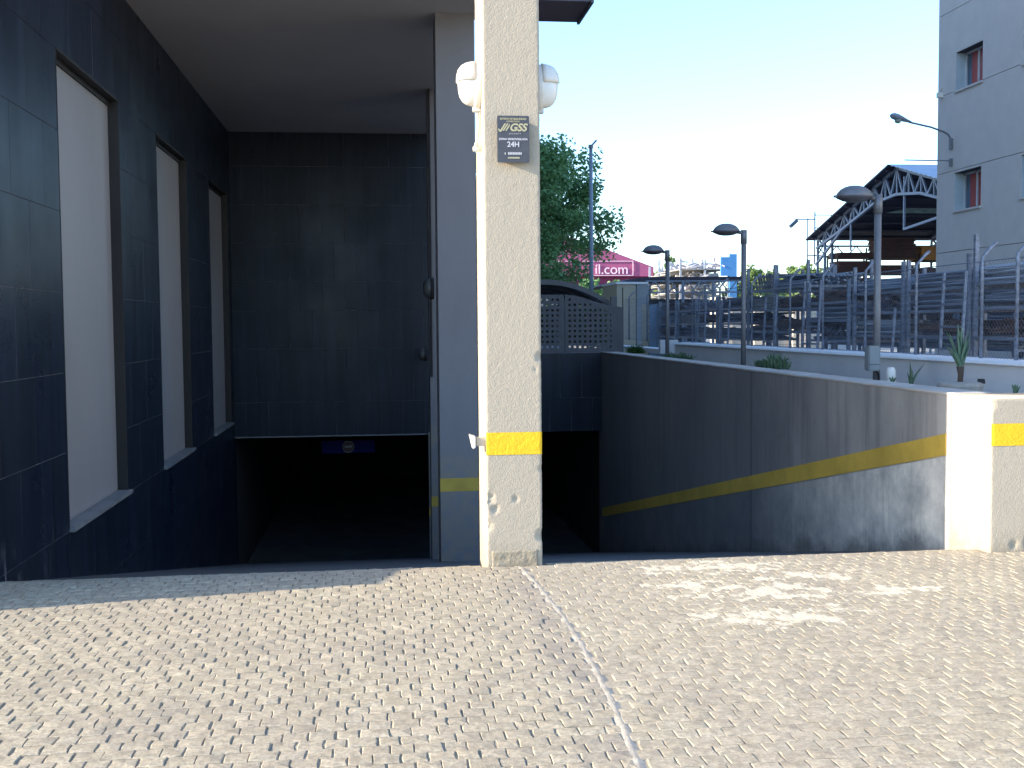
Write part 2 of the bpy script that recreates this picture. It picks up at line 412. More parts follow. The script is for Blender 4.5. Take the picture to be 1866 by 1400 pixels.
# raised mortar seam running towards the column
mb = MB(); yy = 2.6; pts = []
while yy < 7.05:
    pts.append((SEAM(yy)+noise.noise(Vector((yy*6, 0, 0)))*.008, yy)); yy += .03
for i, (px, py) in enumerate(pts):
    w1 = .015+.003*noise.noise(Vector((py*9, 3, 0))); hh = .003+.002*noise.noise(Vector((py*11, 7, 0)))
    z = gz(px, py)
    mb.v += [(px-.05, py, z-.010), (px-w1, py, z-.001), (px-w1*.4, py, z+hh*.6), (px+w1*.5, py, z+hh*.4), (px+w1, py, z-.001), (px+.05, py, z-.010)]
for i in range(len(pts)-1):
    for k in range(5): a = i*6+k; mb.f.append((a, a+1, a+7, a+6))
SEAMM = simple('pale_mortar_seam', (.37, .335, .28), .9, .3, 14, bs=.5, bscale=80)
mb.build('mortar_seam', SEAMM, paving, smooth=True)

# ------------------------------------------------------------------ stucco grid solids
def rough_ring(name, mat, corners, z0, z1, step=.012, amp=.0015, off=0, parent=None, sides=None, dents=(), top=False, freq=75):
    """corners: CCW plan polygon; ring of displaced stucco"""
    per = []; n = len(corners)
    for i in range(n):
        a, b = Vector(corners[i]), Vector(corners[(i+1) % n]); d = b-a; L = d.length; k = max(2, int(L/step))
        nrm = Vector((d.y, -d.x)).normalized()
        prevd = a-Vector(corners[(i-1) % n]); pn = Vector((prevd.y, -prevd.x)).normalized()
        for j in range(k):
            nn = nrm if j else (nrm+pn).normalized()
            per.append((a+d*j/k, nn, i, j == 0))
    if sides is not None:
        sel = [p for p in per if p[2] in sides]; last = max(sides); nxt = [p for p in per if p[2] == (last+1) % n][:1]
        per = sel+nxt; closed = False
    else: closed = True
    rows = int((z1-z0)/step); V = []
    for r_ in range(rows+1):
        z = z0+(z1-z0)*r_/rows
        for p, nn, i, cor in per:
            q = Vector((p.x, p.y, z))
            h = noise.noise(q*freq)*amp
            if cor: h -= abs(noise.noise(Vector((p.x*3, p.y*3, z*14))))*.007+.001
            for dx, dy, dz, rr, dep in dents:
                e = ((p.x-dx)**2+(p.y-dy)**2+((z-dz)*.8)**2)/rr**2
                if e < 1: h -= dep*(1-e)*(1+.8*noise.noise(q*60))
            q2 = p+nn*(h+off); V.append((q2.x, q2.y, z))
    m = len(per); mb = MB(); mb.v = V
    for r_ in range(rows):
        for k in range(m if closed else m-1):
            a = r_*m+k; b = r_*m+(k+1) % m; mb.f.append((a, b, b+m, a+m))
    if top: mb.f.append(tuple(rows*m+k for k in range(m)))
    me = mb.mesh(name, mat, True)
    return link(name, me, parent)
# front column
CX0, CX1, CY0, CY1 = .675, 1.04, 7.06, 7.62
col = empty('column', (.86, 7.3, 0), label='sunlit beige stucco column with yellow band and dark plaque on its front', cat='column')
MW = Matrix.Translation((-.86, -7.3, 0))
plan = [(CX0, CY0), (CX1, CY0), (CX1, CY1), (CX0, CY1)]
dents = [(.70, 7.06, .43, .035, .012), (.73, 7.06, .36, .03, .010), (.865, 7.06, .425, .022, .008), (1.03, 7.06, 1.35, .03, .012), (1.035, 7.06, .18, .04, .012),
         (1.04, 7.06, .62, .02, .01), (1.0, 7.06, 1.27, .014, .006), (.68, 7.06, .25, .04, .01)]
o = rough_ring('shaft', STUCCO, plan, -.12, 5.0, dents=dents, parent=col); o.matrix_parent_inverse = MW
o = rough_ring('yellow_band', YELLOW, plan, .715, .862, off=.0022, sides=(0, 1), parent=col, step=.01); o.matrix_parent_inverse = MW
mb = MB()   # worn kerb of mortar round the foot
o = rough_ring('foot_mortar', m_stucco('foot_mortar', (.42, .36, .27), 1, 45, .4, 7), [(CX0+.03, CY0-.006), (CX1-.03, CY0-.006), (CX1-.03, CY0+.05), (CX0+.03, CY0+.05)], -.05, .085, amp=.006, parent=col, step=.012, top=True, freq=22)
o.matrix_parent_inverse = MW
# plaque (stands slightly off the wall)
plq = empty('security_sign', (.862, 7.045, 2.74), label='small dark security plaque with pale lettering on the column front', cat='sign')
PW, PH = .205, .295
MB().prism([(-PW/2, -PH/2+.006), (-PW/2+.006, -PH/2), (PW/2-.006, -PH/2), (PW/2, -PH/2+.006), (PW/2, PH/2-.006), (PW/2-.006, PH/2), (-PW/2+.006, PH/2), (-PW/2, PH/2-.006)], 'y', -.035, -.029).build('plate', PLQ, plq)
MB().box((-.085, -.029, -.13), (.085, .01, .12)).build('backing_block', PLQ, plq)
FRM = Matrix.Translation((0, -.0358, 0)) @ Matrix.Rotation(R(90), 4, 'X')
def T(x, z): return Matrix.Translation((x, -.0358, z)) @ Matrix.Rotation(R(90), 4, 'X')
txt('SISTEMA DE SEGURIDAD', .0155, 'lettering', PLG, T(0, .122), plq, off=.0004)
txt('CONECTADO', .0135, 'lettering', PLG, T(0, .107), plq, off=.0003)
txt('GSS', .066, 'logo_lettering', PLG, T(.030, .052), plq, shear=.25, off=.002)
mb = MB(); mb.prism([(-.094, .066), (-.083, .056), (-.056, .098), (-.046, .098), (-.078, .045), (-.086, .045), (-.098, .062)], 'y', -.037, -.0352)
mb.prism([(-.070, .052), (-.060, .052), (-.030, .098), (-.040, .098)], 'y', -.037, -.0352)
mb.prism([(-.052, .052), (-.042, .052), (-.022, .083), (-.022, .098)], 'y', -.037, -.0352); mb.build('logo_mark', PLG, plq)
txt('S E C U R I T Y', .012, 'lettering', PLT, T(.012, .030), plq)
txt('ZONA VIDEOVIGILADA', .0175, 'lettering', PLT, T(0, -.006), plq, off=.0006)
txt('24H', .046, 'lettering', PLT, T(.0, -.048), plq, off=.001)
mb = MB(); zz = -.098
for k in range(9): mb.box((-.034+k*.010, -.037, zz), (-.027+k*.010, -.0352, zz+.015))
mb.box((-.055, -.037, zz), (-.050, -.0352, zz+.013)); mb.build('printed_digits', PLT, plq)
mb = MB(); mb.box((-.035, -.037, -.122), (.040, -.0352, -.114)); mb.build('printed_line', PLG, plq)

# bulkhead lamps
def bulkhead(loc, sgn, label, cable=True):
    t = empty('wall_lamp', loc, label=label, cat='wall lamp')
    def ell(s0, s1, n, x0, x1, f=0):
        pts = []
        return pts
    def shell(prof, zr, yr, half=None, bot=None):
        mb = MB(); n = 28
        for d, k in prof:
            for i in range(n):
                a = 2*math.pi*i/n; mb.v.append((sgn*d, math.cos(a)*yr*k, math.sin(a)*zr*k))
        for j in range(len(prof)-1):
            for i in range(n):
                p_, q_ = j*n+i, j*n+(i+1) % n; mb.f.append((p_, q_, q_+n, p_+n))
        mb.f.append(tuple(range((len(prof)-1)*n, len(prof)*n))); return mb
    shell([(0, 1.0), (.02, 1.02), (.036, 1.0), (.042, .95), (.046, .86)], .148, .098).build('base', WHITEP, t, smooth=True)
    shell([(.040, .90), (.06, .90), (.09, .84), (.115, .72), (.133, .52), (.142, .28), (.145, .05)], .148, .098).build('diffuser', WHITED, t, smooth=True)
    mb = MB(); n = 14     # hood over the upper half
    prof = [(.036, 1.0), (.062, .97), (.094, .905), (.121, .785), (.141, .58), (.151, .32)]
    for d, k in prof:
        for i in range(n+1):
            a = math.pi*i/n; mb.v.append((sgn*d, math.cos(a)*.098*k, .022+math.sin(a)*.133*k))
    for j in range(len(prof)-1):
        for i in range(n): p_ = j*(n+1)+i; mb.f.append((p_, p_+1, p_+n+2, p_+n+1))
    hd = mb.build('hood', WHITEP, t, smooth=True)
    md = hd.modifiers.new('s', 'SOLIDIFY'); md.thickness = .006; md.offset = 0
    MB().box((min(0, sgn*.05), -.02, -.168), (max(0, sgn*.05), .02, -.135)).build('gland', WHITEP, t, bev=.004)
    return t
bulkhead((CX0-.002, 7.24, 3.12), -1, 'white oval bulkhead lamp on the sunlit left side of the front column')
bulkhead((CX1+.002, 7.24, 3.115), 1, 'white oval bulkhead lamp on the shaded right side of the front column')
MB().tube([(CX0-.02, 7.24, 2.95), (CX0-.018, 7.22, 2.85), (CX0-.03, 7.2, 2.75), (CX0-.034, 7.2, 2.72)], [.010, .011, .010, .016], 10).tube([(CX0-.055, 7.2, 2.705), (CX0-.005, 7.2, 2.705)], .016, 10).build('cable', WHITEP, smooth=True, label='short pale cable drooping below the left bulkhead lamp', cat='cable')
br = empty('sensor_bracket', (CX0, 7.12, .80), label='small pale box bracket low on the left side of the front column', cat='sensor')
MB().box((-.06, -.03, -.028), (0, .03, .028)).build('arm', BEIGEX, br, bev=.004)
MB().prism([(-.105, .048), (-.066, .036), (-.066, -.038), (-.085, -.044)], 'y', -.045, .045).build('hood', WHITEP, br, bev=.003)

# inner columns
def plain_col(x0, x1, y0, y1, z0, label, band=None):
    t = empty('column', ((x0+x1)/2, (y0+y1)/2, z0), label=label, cat='column', group='grey columns between the two ramps')
    cx, cy = (x0+x1)/2, (y0+y1)/2
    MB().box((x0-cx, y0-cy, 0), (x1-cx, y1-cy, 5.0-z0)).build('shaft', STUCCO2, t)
    g = gz(cx, y0)
    MB().box((x0-cx-.002, y0-cy-.003, g+.79-z0), (x1-cx+.002, y0-cy+.05, g+.94-z0)).build('yellow_band', YELLOWD, t)
    return t
plain_col(.655, 1.085, 12.3, 12.8, -1.3, 'shaded grey column right behind the sunlit front column')
plain_col(.735, 1.10, 16.3, 16.7, -2.2, 'narrow grey column farther in, beside the garage door opening')
jm = empty('door_jamb', (.90, 19.9, -2.8), label='grey door jamb with yellow band at the right of the garage opening', cat='door jamb')
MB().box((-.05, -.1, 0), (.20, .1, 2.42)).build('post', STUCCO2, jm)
MB().box((-.053, -.104, .91), (.203, -.098, 1.06)).build('yellow_band', YELLOWD, jm)
# dark round wall lamps on the inner columns
for (x, y, z, s, lb) in ((.70, 15.2, 2.07, 1, 'dark round lamp fixed near the top of the narrow inner column'), (.78, 19.6, 1.05, .8, 'small dark round lamp low beside the tiled back wall')):
    t = empty('round_lamp', (x, y, z), label=lb, cat='wall lamp')
    Mx = Matrix.Rotation(R(-90), 4, 'Y')
    MB().lathe([(0.0, .1), (.08*s, .095), (.125*s, .06), (.14*s, .02), (.14*s, 0)], 20, Mx).build('diffuser', simple('dusty_glass', (.10, .095, .09), .4, .1, 6), t, smooth=True)
    MB().lathe([(.15*s, .0), (.155*s, -.02), (.15*s, -.05), (0, -.05)], 20, Mx).build('base', DARK, t, smooth=True)
# thin dark downpipe/cable beside the narrow column
MB().box((.738, 16.18, .8), (.768, 16.27, 4.99)).build('cable_duct', DARK, label='thin dark cable duct running up the narrow inner column', cat='cable duct')

# ------------------------------------------------------------------ left tiled wall
WT, WB = 3.85, -.12
wins = [(9.50, 11.65), (13.55, 15.60), (17.60, 19.65)]
YC = 7.08
lw = empty('tiled_wall', (-2.6, YC, 0), label='dark slate tiled side wall with three tall blind windows', cat='wall')
MI = Matrix.Translation((2.6, -YC, 0))
def P(o): o.matrix_parent_inverse = MI; return o
mb = MB()
ed = [YC, 9.50, 11.65, 13.55, 15.60, 17.60, 19.65, 20.2]
for i in range(7):
    if i % 2 == 0: mb.box((-3.0, ed[i], -3), (-2.6075, ed[i+1], 5.0))
    else: mb.box((-3.0, ed[i], -3), (-2.6075, ed[i+1], WB-.03)); mb.box((-3.0, ed[i], WT), (-2.6075, ed[i+1], 5.0))
P(mb.build('backing', JOINT, lw))
zs = [WT-.665*k for k in range(-1, 10)]   # 4.515 ...
zr = [(4.515, 5.0)]+[(WT-.665*(k+1), WT-.665*k) for k in range(-1, 10)]
def cutboxes(y0, y1, z0, z1):
    """subtract windows from a tile rectangle"""
    out = [(y0, y1, z0, z1)]
    for a, b in wins:
        nx = []
        for (p, q, r_, s_) in out:
            if q <= a or p >= b or s_ <= WB or r_ >= WT: nx.append((p, q, r_, s_)); continue
            if p < a-.02: nx.append((p, a, r_, s_))
            if q > b+.02: nx.append((b, q, r_, s_))
            if r_ < WB-.02 and s_ > WB: nx.append((max(p, a), min(q, b), r_, WB))
        out = nx
    return out
tcache = {}
def tile_mesh(w_, h_, ax):
    k = (round(w_, 3), round(h_, 3), ax)
    if k not in tcache:
        c = .003; mb = MB()
        g = .0018
        for d, i_ in ((0, 0), (.0035, 0), (.0055, c*.6)):
            for u, v in ((g+i_, g+i_), (w_-g-i_, g+i_), (w_-g-i_, h_-g-i_), (g+i_, h_-g-i_)):
                mb.v.append((d, u, v) if ax == 'x' else (u, -d, v))
        for j in range(2):
            for i in range(4): a, b = j*4+i, j*4+(i+1) % 4; mb.f.append((a, b, b+4, a+4))
        mb.f.append((8, 9, 10, 11)); me = mb.mesh('tile', TILE)
        bm = bmesh.new(); bm.from_mesh(me); bmesh.ops.recalc_face_normals(bm, faces=bm.faces)
        for f in bm.faces:
            if len(f.verts) == 4 and abs(f.calc_center_median()[0 if ax == 'x' else 1]) > .005:
                bad = f.normal[0] < 0 if ax == 'x' else f.normal[1] > 0
                if bad: bmesh.ops.reverse_faces(bm, faces=bm.faces)
                break
        bm.to_mesh(me); bm.free()
        tcache[k] = me
    return tcache[k]
tr = random.Random(5)
ntile = 0; rest = MB()
for ri, (z0, z1) in enumerate(zr):
    yy = YC+(0 if ri % 2 == 0 else -.4)
    while yy < 20.2:
        for (a, b, c_, d_) in cutboxes(max(yy, YC), min(yy+.8, 20.2), z0, z1):
            # hidden below the ramp surface
            if d_ < gz(-2.5, b)-.12 or b-a < .03: continue
            o = link('tile', tile_mesh(b-a, d_-c_, 'x'), lw); o.location = (-2.6075+tr.uniform(-.0008, .0008), a, c_); P(o); ntile += 1
        yy += .8
for (a, b) in wins:
    c = (a+b)/2
    wn = bpy.data.objects.new('window', None); C.objects.link(wn); wn.parent = lw; P(wn)
    RC = -2.705
    def W(mb, name, mat, **k):
        o = mb.build(name, mat, wn, **k); return o
    W(MB().box((RC-.03, a, WB), (RC, b, WT)), 'pane', PANE)
    W(MB().box((RC, a, WT-.004), (-2.598, b, WT+.02)), 'lintel', STONE)
    W(MB().box((RC, b-.003, WB), (-2.6, b+.015, WT-.004)), 'jamb', STONE)
    W(MB().box((RC, a-.015, WB), (-2.6, a+.003, WT-.004)), 'jamb', STONE)
    W(MB().box((RC, a-.0, WB-.03), (-2.56, b+.04, WB+.012)), 'sill', SILL, bev=.004)
    W(MB().box((RC, a+.003, WT-.05), (RC+.02, b-.003, WT-.004)), 'head_rail', STONE)
# ------------------------------------------------------------------ back walls
def back_wall(x0, x1, z0, z1, zrows, label, tw=.4, yb=20.0):
    t = empty('tiled_wall', (x0, yb, z0), label=label, cat='wall')
    MB().box((0, .007, 0), (x1-x0, .3, z1-z0)).build('backing', JOINT, t)
    for ri, (a, b) in enumerate(zrows):
        xx = -(tw/2 if ri % 2 else 0)
        while xx < x1-x0-.01:
            p, q = max(xx, 0), min(xx+tw, x1-x0)
            if q-p > .02: link('tile', tile_mesh(q-p, b-a, 'y'), t, (p, .007+tr.uniform(-.0007, .0007), a-z0))
            xx += tw
    return t
zz = [5.0, 4.4, 3.72, 3.04, 2.36, 1.84, 1.16, .2, -.41]
bw1 = back_wall(-2.6, 1.10, -.41, 5.0, [(zz[i+1], zz[i]) for i in range(8)], 'dark tiled wall above the garage opening of the covered ramp')
MB().box((0, -.004, -.02), (3.6, .3, 0)).build('lintel_trim', SILL, bw1)
bw2 = back_wall(1.10, 4.08, -.42, 1.03, [(-.42, .2), (.2, 1.03)], 'dark wall above the garage opening of the open ramp')
# garage interior
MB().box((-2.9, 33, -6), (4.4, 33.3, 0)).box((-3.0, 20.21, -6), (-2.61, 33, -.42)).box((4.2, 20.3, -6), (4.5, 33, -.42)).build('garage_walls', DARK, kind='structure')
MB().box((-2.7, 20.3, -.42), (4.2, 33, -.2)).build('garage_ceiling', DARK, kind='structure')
sg = empty('garage_sign', (-.62, 20.9, -.72), label='dim deep blue sign panel hanging inside the left garage opening', cat='sign')
MB().box((-.50, 0, -.12), (.50, .05, .12)).build('board', BLUES, sg)
MB().lathe([(0, 0), (.105, 0), (.105, .02), (0, .02)], 24, Matrix.Translation((0, -.004, 0)) @ Matrix.Rotation(R(90), 4, 'X')).build('red_disc', REDM, sg)
MB().box((-.07, -.030, -.018), (.07, -.024, .018)).build('white_bar', simple('dim_sign_white', (.35, .30, .28), .7, .02, 5), sg)
mb = MB(); pts = [(math.cos(a)*.108, -.026, math.sin(a)*.108) for a in [i*math.pi/12 for i in range(25)]]; mb.tube(pts, .006, 6, False).build('white_ring', simple('dim_sign_white', (.35, .30, .28), .7, .02, 5), sg)

# ------------------------------------------------------------------ main building mass (above and left of the frame)
MAIN = simple('main_building_render', (.30, .29, .28), .9, .1, 1)
bd = empty('building', (-8, 20, 0), label='main building whose grey soffit covers the left ramp', cat='building')
BI = Matrix.Translation((8, -20, 0))
def B(o): o.matrix_parent_inverse = BI; return o
B(MB().box((-16, YC, -.1), (-3.001, 48, 18)).build('body', MAIN, bd))
B(MB().box((-3.0, 10.75, 5.32), (1.1, 48, 18)).build('upper_body', MAIN, bd))
B(MB().box((-3.0, 20.3, -.1), (1.1, 48, 5.32)).build('rear_body', MAIN, bd))
B(MB().box((-3.0, YC, 5.0), (-2.603, 10.75, 18)).build('side_wall', TILE, bd))
B(MB().box((-2.999, 10.7, 5.0), (1.103, 20.28, 5.31)).build('soffit', SOFFIT, bd))
B(MB().box((1.104, 11.80, 5.02), (2.30, 12.62, 5.22)).build('canopy_beam', simple('dark_violet_soffit', (.10, .095, .13), .7, .1, 3), bd))
B(MB().box((1.104, 11.77, 5.06), (2.27, 11.797, 5.5)).build('canopy_fascia', simple('pale_fascia', (.40, .42, .42), .6, .1, 3), bd))
B(MB().box((2.30, 11.77, 5.0), (2.33, 12.64, 5.06)).build('drip_edge', CARP, bd))
# low wall just left of the frame (casts the shadow over the left paving)
MB().prism([(6.24, -.12), (7.10, -.12), (7.10, 1.13), (6.9, 1.10), (6.6, 1.0), (6.24, .955)], 'x', -5, -2.6).build('low_wall', STUCCO, label='low stucco wall at the corner of the tiled side wall', cat='wall')

# ------------------------------------------------------------------ right retaining wall with pier
rw = empty('ramp_side_wall', (RX1, 6.93, 0), label='weathered side wall of the open ramp with a rising yellow band', cat='wall')
RI = Matrix.Translation((-RX1, -6.93, 0))
def Q(o): o.matrix_parent_inverse = RI; return o
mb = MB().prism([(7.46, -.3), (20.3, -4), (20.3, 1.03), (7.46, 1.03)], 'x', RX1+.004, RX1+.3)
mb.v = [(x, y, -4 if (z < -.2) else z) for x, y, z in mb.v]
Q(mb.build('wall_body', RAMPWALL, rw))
Q(rough_ring('pier', STUCCO, [(RX1, 6.93), (6.7, 6.93), (6.7, 7.4), (RX1, 7.46)], -.3, 1.036, step=.018, amp=.0014, parent=rw,
   dents=[(RX1+.3, 6.93, .05, .05, .02), (RX1+.18, 6.93, .04, .03, .012), (RX1, 6.93, 1.0, .03, .015)], top=True))
# coping: slightly rough top slab
mb = MB(); n = 90
for i in range(n+1):
    y = 7.455+(20.2-7.455)*i/n
    for x in (RX1+.0, RX1+.06, RX1+.15, RX1+.24, RX1+.30):
        mb.v.append((x+.004*noise.noise(Vector((x, y*3, 1))), y, 1.034+.004*noise.noise(Vector((x*9, y*4, 0)))))
for i in range(n):
    for k in range(4): a = i*5+k; mb.f.append((a, a+1, a+6, a+5))
COP = m_stucco('coping_render', (.50, .47, .43), .5, 40, .3, 12)
cp = Q(mb.build('coping', COP, rw, smooth=True)); md = cp.modifiers.new('s', 'SOLIDIFY'); md.thickness = .02; md.offset = 0
band = [(7.52+k*.499, .872-.2095*(7.52+k*.499-6.92)+.004*noise.noise(Vector((k*1.7, 0, 0))), .712-.2095*(7.52+k*.499-6.92)+.004*noise.noise(Vector((k*2.1, 5, 0)))) for k in range(26)]
mb = MB()
for (y, a, b) in band: mb.v += [(RX1+.001, y, a), (RX1+.001, y, b)]
for i in range(len(band)-1): mb.f.append((i*2, i*2+1, i*2+3, i*2+2))
o = Q(mb.build('yellow_band', YELLOWD, rw)); md = o.modifiers.new('s', 'SOLIDIFY'); md.thickness = .003
Q(rough_ring('yellow_band', YELLOW, [(RX1+.004, 6.93), (6.7, 6.93), (6.7, 7.4), (RX1+.001, 7.45)], .717, .868, step=.014, off=.0022, sides=(0,), parent=rw, amp=.0014))

# planter soil, boundary wall
MB().box((4.381, 7.41, .2), (6.4, 34, .55)).build('planter_soil', SOIL, kind='structure')
MB().add([(1.1, 20.31, 1.028), (4.38, 20.31, 1.028), (4.38, 34, 1.028), (1.1, 34, 1.028)], [(0, 1, 2, 3)]).build('carport_floor', simple('pale_carport_floor', (.42, .42, .43), .8, .1, 2), kind='structure')
wb = empty('boundary_wall', (6.4, 18, 0), label='white boundary wall behind the planter with the yard fence on top', cat='wall')
MB().box((0, -11, -.1), (.34, 5.4, 1.11)).build('wall_body', WHITEWALL, wb)
mb = MB(); n = 90
for i in range(n+1):
    y = -11+16.4*i/n; z = 1.14+.008*noise.noise(Vector((y*3, 2, 0)))
    mb.v += [(-.03+.006*noise.noise(Vector((y*5, 0, 0))), y, 1.105), (-.02, y, z), (.36, y, z+.01), (.37, y, 1.105)]
for i in range(n):
    for k in range(3): a = i*4+k; mb.f.append((a, a+1, a+5, a+4))
mb.build('coping', WHITECAP, wb, smooth=True)
MB().box((6.1, 23.5, .9), (6.5, 23.65, 1.2)).box((6.1, 23.65, .9), (6.5, 34, 1.0)).build('low_boundary_wall', WHITEWALL, label='low far stretch of white wall with a short end pier', cat='wall')

# ------------------------------------------------------------------ plants
def blade(mb, base, az, L, w, lean, curl=0.2, seg=6, thick=.012):
    """fleshy tapered leaf"""
    d = Vector((math.cos(az), math.sin(az), 0)); sd_ = Vector((-d.y, d.x, 0)); n0 = len(mb.v); p = Vector(base); a = lean
    for i in range(seg+1):
        t = i/seg; ww = w*(.62+.5*math.sin(min(1, t*2.2)*math.pi/2)-.12)*(1-t**2.2)*.5+.001
        up = Vector((d.x*math.sin(a), d.y*math.sin(a), math.cos(a))); nn = Vector((d.x*math.cos(a), d.y*math.cos(a), -math.sin(a)))
        th = thick*(1-t)+.001
        mb.v += [tuple(p-sd_*ww-nn*th*1.2), tuple(p+nn*th), tuple(p+sd_*ww-nn*th*1.2), tuple(p-nn*th*1.1)]
        p = p+up*(L/seg); a += curl/seg
    for i in range(seg):
        for k in range(4): x, y = n0+i*4+k, n0+i*4+(k+1) % 4; mb.f.append((x, y, y+4, x+4))
    return mb
def agave(loc, leaves, label, mat=LEAFA, trunk=0, cat='plant', name='agave_plant'):
    t = empty(name, loc, label=label, cat=cat)
    if trunk: MB().tube([(0, 0, 0), (.005, 0, trunk*.6), (0, 0, trunk*1.15)], [.022, .024, .034], 10).build('stem', simple('brown_stem', (.07, .05, .04), .9, .3, 20), t, smooth=True)
    else: MB().tube([(0, 0, .55-loc[2]), (0, 0, .01)], .012, 8).build('stem', BARK, t, smooth=True)
    for (az, L, w_, lean, curl) in leaves:
        blade(MB(), (0, 0, trunk), az, L*.72, w_*.85, lean, curl, 7).build('leaf', mat, t, smooth=True)
    return t
ar = random.Random(21)
lv = [(R(a), L, .062, R(l), R(c)) for a, L, l, c in ((180, .50, 20, 6), (160, .38, 28, 10), (215, .44, 12, 0), (0, .50, 16, 0), (20, .40, 26, -10), (330, .48, 8, 4), (250, .52, 5, 2), (290, .36, 14, 5), (90, .54, 6, 4), (130, .46, 17, 2), (50, .47, 14, -4), (200, .33, 26, 25), (345, .34, 24, -8))]
AGX, AGY = 5.0, 8.99
agave((AGX, AGY, 1.03), lv, 'upright spiky agave on a pale round slab near the pier', trunk=.12)
sl_ = empty('planter_pot', (AGX, AGY, .94), label='pale round planter pot under the upright agave', cat='planter pot')
MB().lathe([(0, .095), (.15, .095), (.18, .085), (.19, .06), (.185, 0), (.15, -.39)], 28).build('pot', TERRAC, sl_, smooth=False)
MB().lathe([(.03, .12), (.035, .08), (0, .12)], 10, Matrix.Translation((.16, -.06, 0))).build('pebble', DARK, sl_)
agave((4.95, 9.78, .945), [(R(180), .34, .05, R(3), 0), (R(0), .36, .038, R(20), R(28)), (R(250), .24, .045, R(6), R(10)), (R(30), .22, .04, R(10), 0), (R(120), .2, .04, R(16), 0)], 'small three bladed aloe between the lamp post and the agave', LEAFS, name='aloe_plant')
agave((4.95, 8.07, .985), [(R(a), .11, .035, R(l), 0) for a, l in ((180, 24), (0, 16), (250, 4), (300, 30), (90, 10), (140, 16))], 'low dark succulent tips behind the pier at the right edge', LEAFS, name='succulent_plant')
agave((4.9, 10.05, .97), [(R(a), .09, .03, R(l), 0) for a, l in ((180, 34), (0, 36), (250, 8), (300, 30), (90, 10), (140, 26))], 'tiny dark succulent sprout left of the small aloe', LEAFS, name='succulent_plant')
def shrub(loc, rx, ry, rz, n, L, w_, label, mat, seed, up=.5, name='shrub', cat='shrub'):
    r = random.Random(seed); t = empty(name, loc, label=label, cat=cat); mb = MB()
    for i in range(n):
        a = r.uniform(0, 6.283); e = r.uniform(0, 1)**.6; ph = math.acos(1-e); rr = r.uniform(.35, 1)
        d = Vector((math.cos(a)*math.sin(ph)*rx, math.sin(a)*math.sin(ph)*ry, math.cos(ph)*rz))*rr*(.85+.3*noise.noise(Vector((a*2, ph*3, seed))))
        lean = ph*(1-up)+r.uniform(-.4, .4)
        blade(mb, (d.x, d.y, max(0, d.z*.85)), a+r.uniform(-.8, .8), L*r.uniform(.7, 1.2), w_*r.uniform(.7, 1.2), lean, r.uniform(-.3, .6), 3, .003)
    mb.build('foliage', mat, t, smooth=False)
    mb = MB()
    for i in range(7):
        a = r.uniform(0, 6.28); mb.tube([(0, 0, .55-loc[2]), (math.cos(a)*rx*.35, math.sin(a)*ry*.35, rz*.5)], [.012, .005], 5)
    mb.build('stem', BARK, t); return t
shrub((5.0, 13.58, .96), .26, .24, .19, 420, .085, .034, 'bushy succulent with fleshy upright leaves behind the ramp wall, left of the middle lamp base', LEAFS, 1, .75)
shrub((4.75, 17.2, .96), .30, .3, .12, 360, .075, .024, 'low straggly shrub at the foot of the farthest lamp post', LEAFS, 2, .6)
shrub((4.78, 20.25, 1.0), .20, .2, .22, 800, .05, .012, 'rounded fine leaved green shrub beside the perforated screen', LEAFB, 3, .4)

# ------------------------------------------------------------------ lamp posts
def lamp(Y, label):
    X = 5.4; zt = 2.93-.035
    t = empty('street_lamp', (X, Y, .55), label=label, cat='street lamp', group='grey lamp posts in the planter')
    H = zt-.55
    MB().tube([(0, 0, 0), (0, 0, H)], .038, 14).build('pole', POSTM, t, smooth=True)
    MB().tube([(0, 0, H-.16), (0, 0, H+.045)], .047, 14).tube([(0, 0, H), (-.10, 0, H+.015)], .026, 10).build('bracket', POSTM, t, smooth=True)
    # head: flattened dome, long axis towards -X
    def head(prof, z_s):
        mb = MB(); n = 24
        for k, z in prof:
            for i in range(n):
                a = 2*math.pi*i/n; mb.v.append((-.27+math.cos(a)*.205*k, math.sin(a)*.15*k, H+.025+z))
        for j in range(len(prof)-1):
            for i in range(n): p_, q_ = j*n+i, j*n+(i+1) % n; mb.f.append((p_, q_, q_+n, p_+n))
        mb.f.append(tuple(range((len(prof)-1)*n, len(prof)*n))); return mb
    head([(1, 0), (.99, .01), (.9, .04), (.74, .075), (.52, .100), (.28, .113), (.05, .117)], 1).build('head', POSTM, t, smooth=True)
    head([(1.02, .004), (1.03, -.006), (.93, -.022), (.62, -.05), (.35, -.062), (.05, -.064)], 1).build('lens', simple('lens_grey', (.11, .11, .13), .35, .1, 4), t, smooth=True)
    MB().box((-.50, -.02, H+.012), (-.455, .02, H+.035)).build('latch', POSTM, t)
    return t
L1 = lamp(11.46, 'nearest and tallest looking grey lamp post with a box on its foot')
L2 = lamp(15.9, 'middle of the three grey lamp posts in the planter')
L3 = lamp(20.28, 'farthest of the three grey lamp posts, left of the others')
bx = empty('electric_box', (5.40, 11.37, 1.0), label='grey electric box strapped to the foot of the nearest lamp post', cat='electric box')
MB().box((-.165, -.08, .03), (-.035, .04, .30)).build('body', simple('grey_box_plastic', (.23, .26, .28), .6, .08, 8), bx, bev=.012)
MB().box((-.160, -.084, .10), (-.045, -.079, .104)).build('lid_seam', DARK, bx)
MB().tube([(-.06, -.02, .03), (-.03, -.02, 0), (-.02, -.02, -.09)], .010, 8).build('conduit', DARK, bx, smooth=True)
MB().lathe([(.0, .10), (.03, .10), (.05, .07), (.052, 0), (.052, -.42)], 14, Matrix.Translation((5.46, 11.24, .97))).build('pale_cap', WHITEP, label='pale rounded cap at the foot of the nearest lamp post', cat='cap', smooth=True)

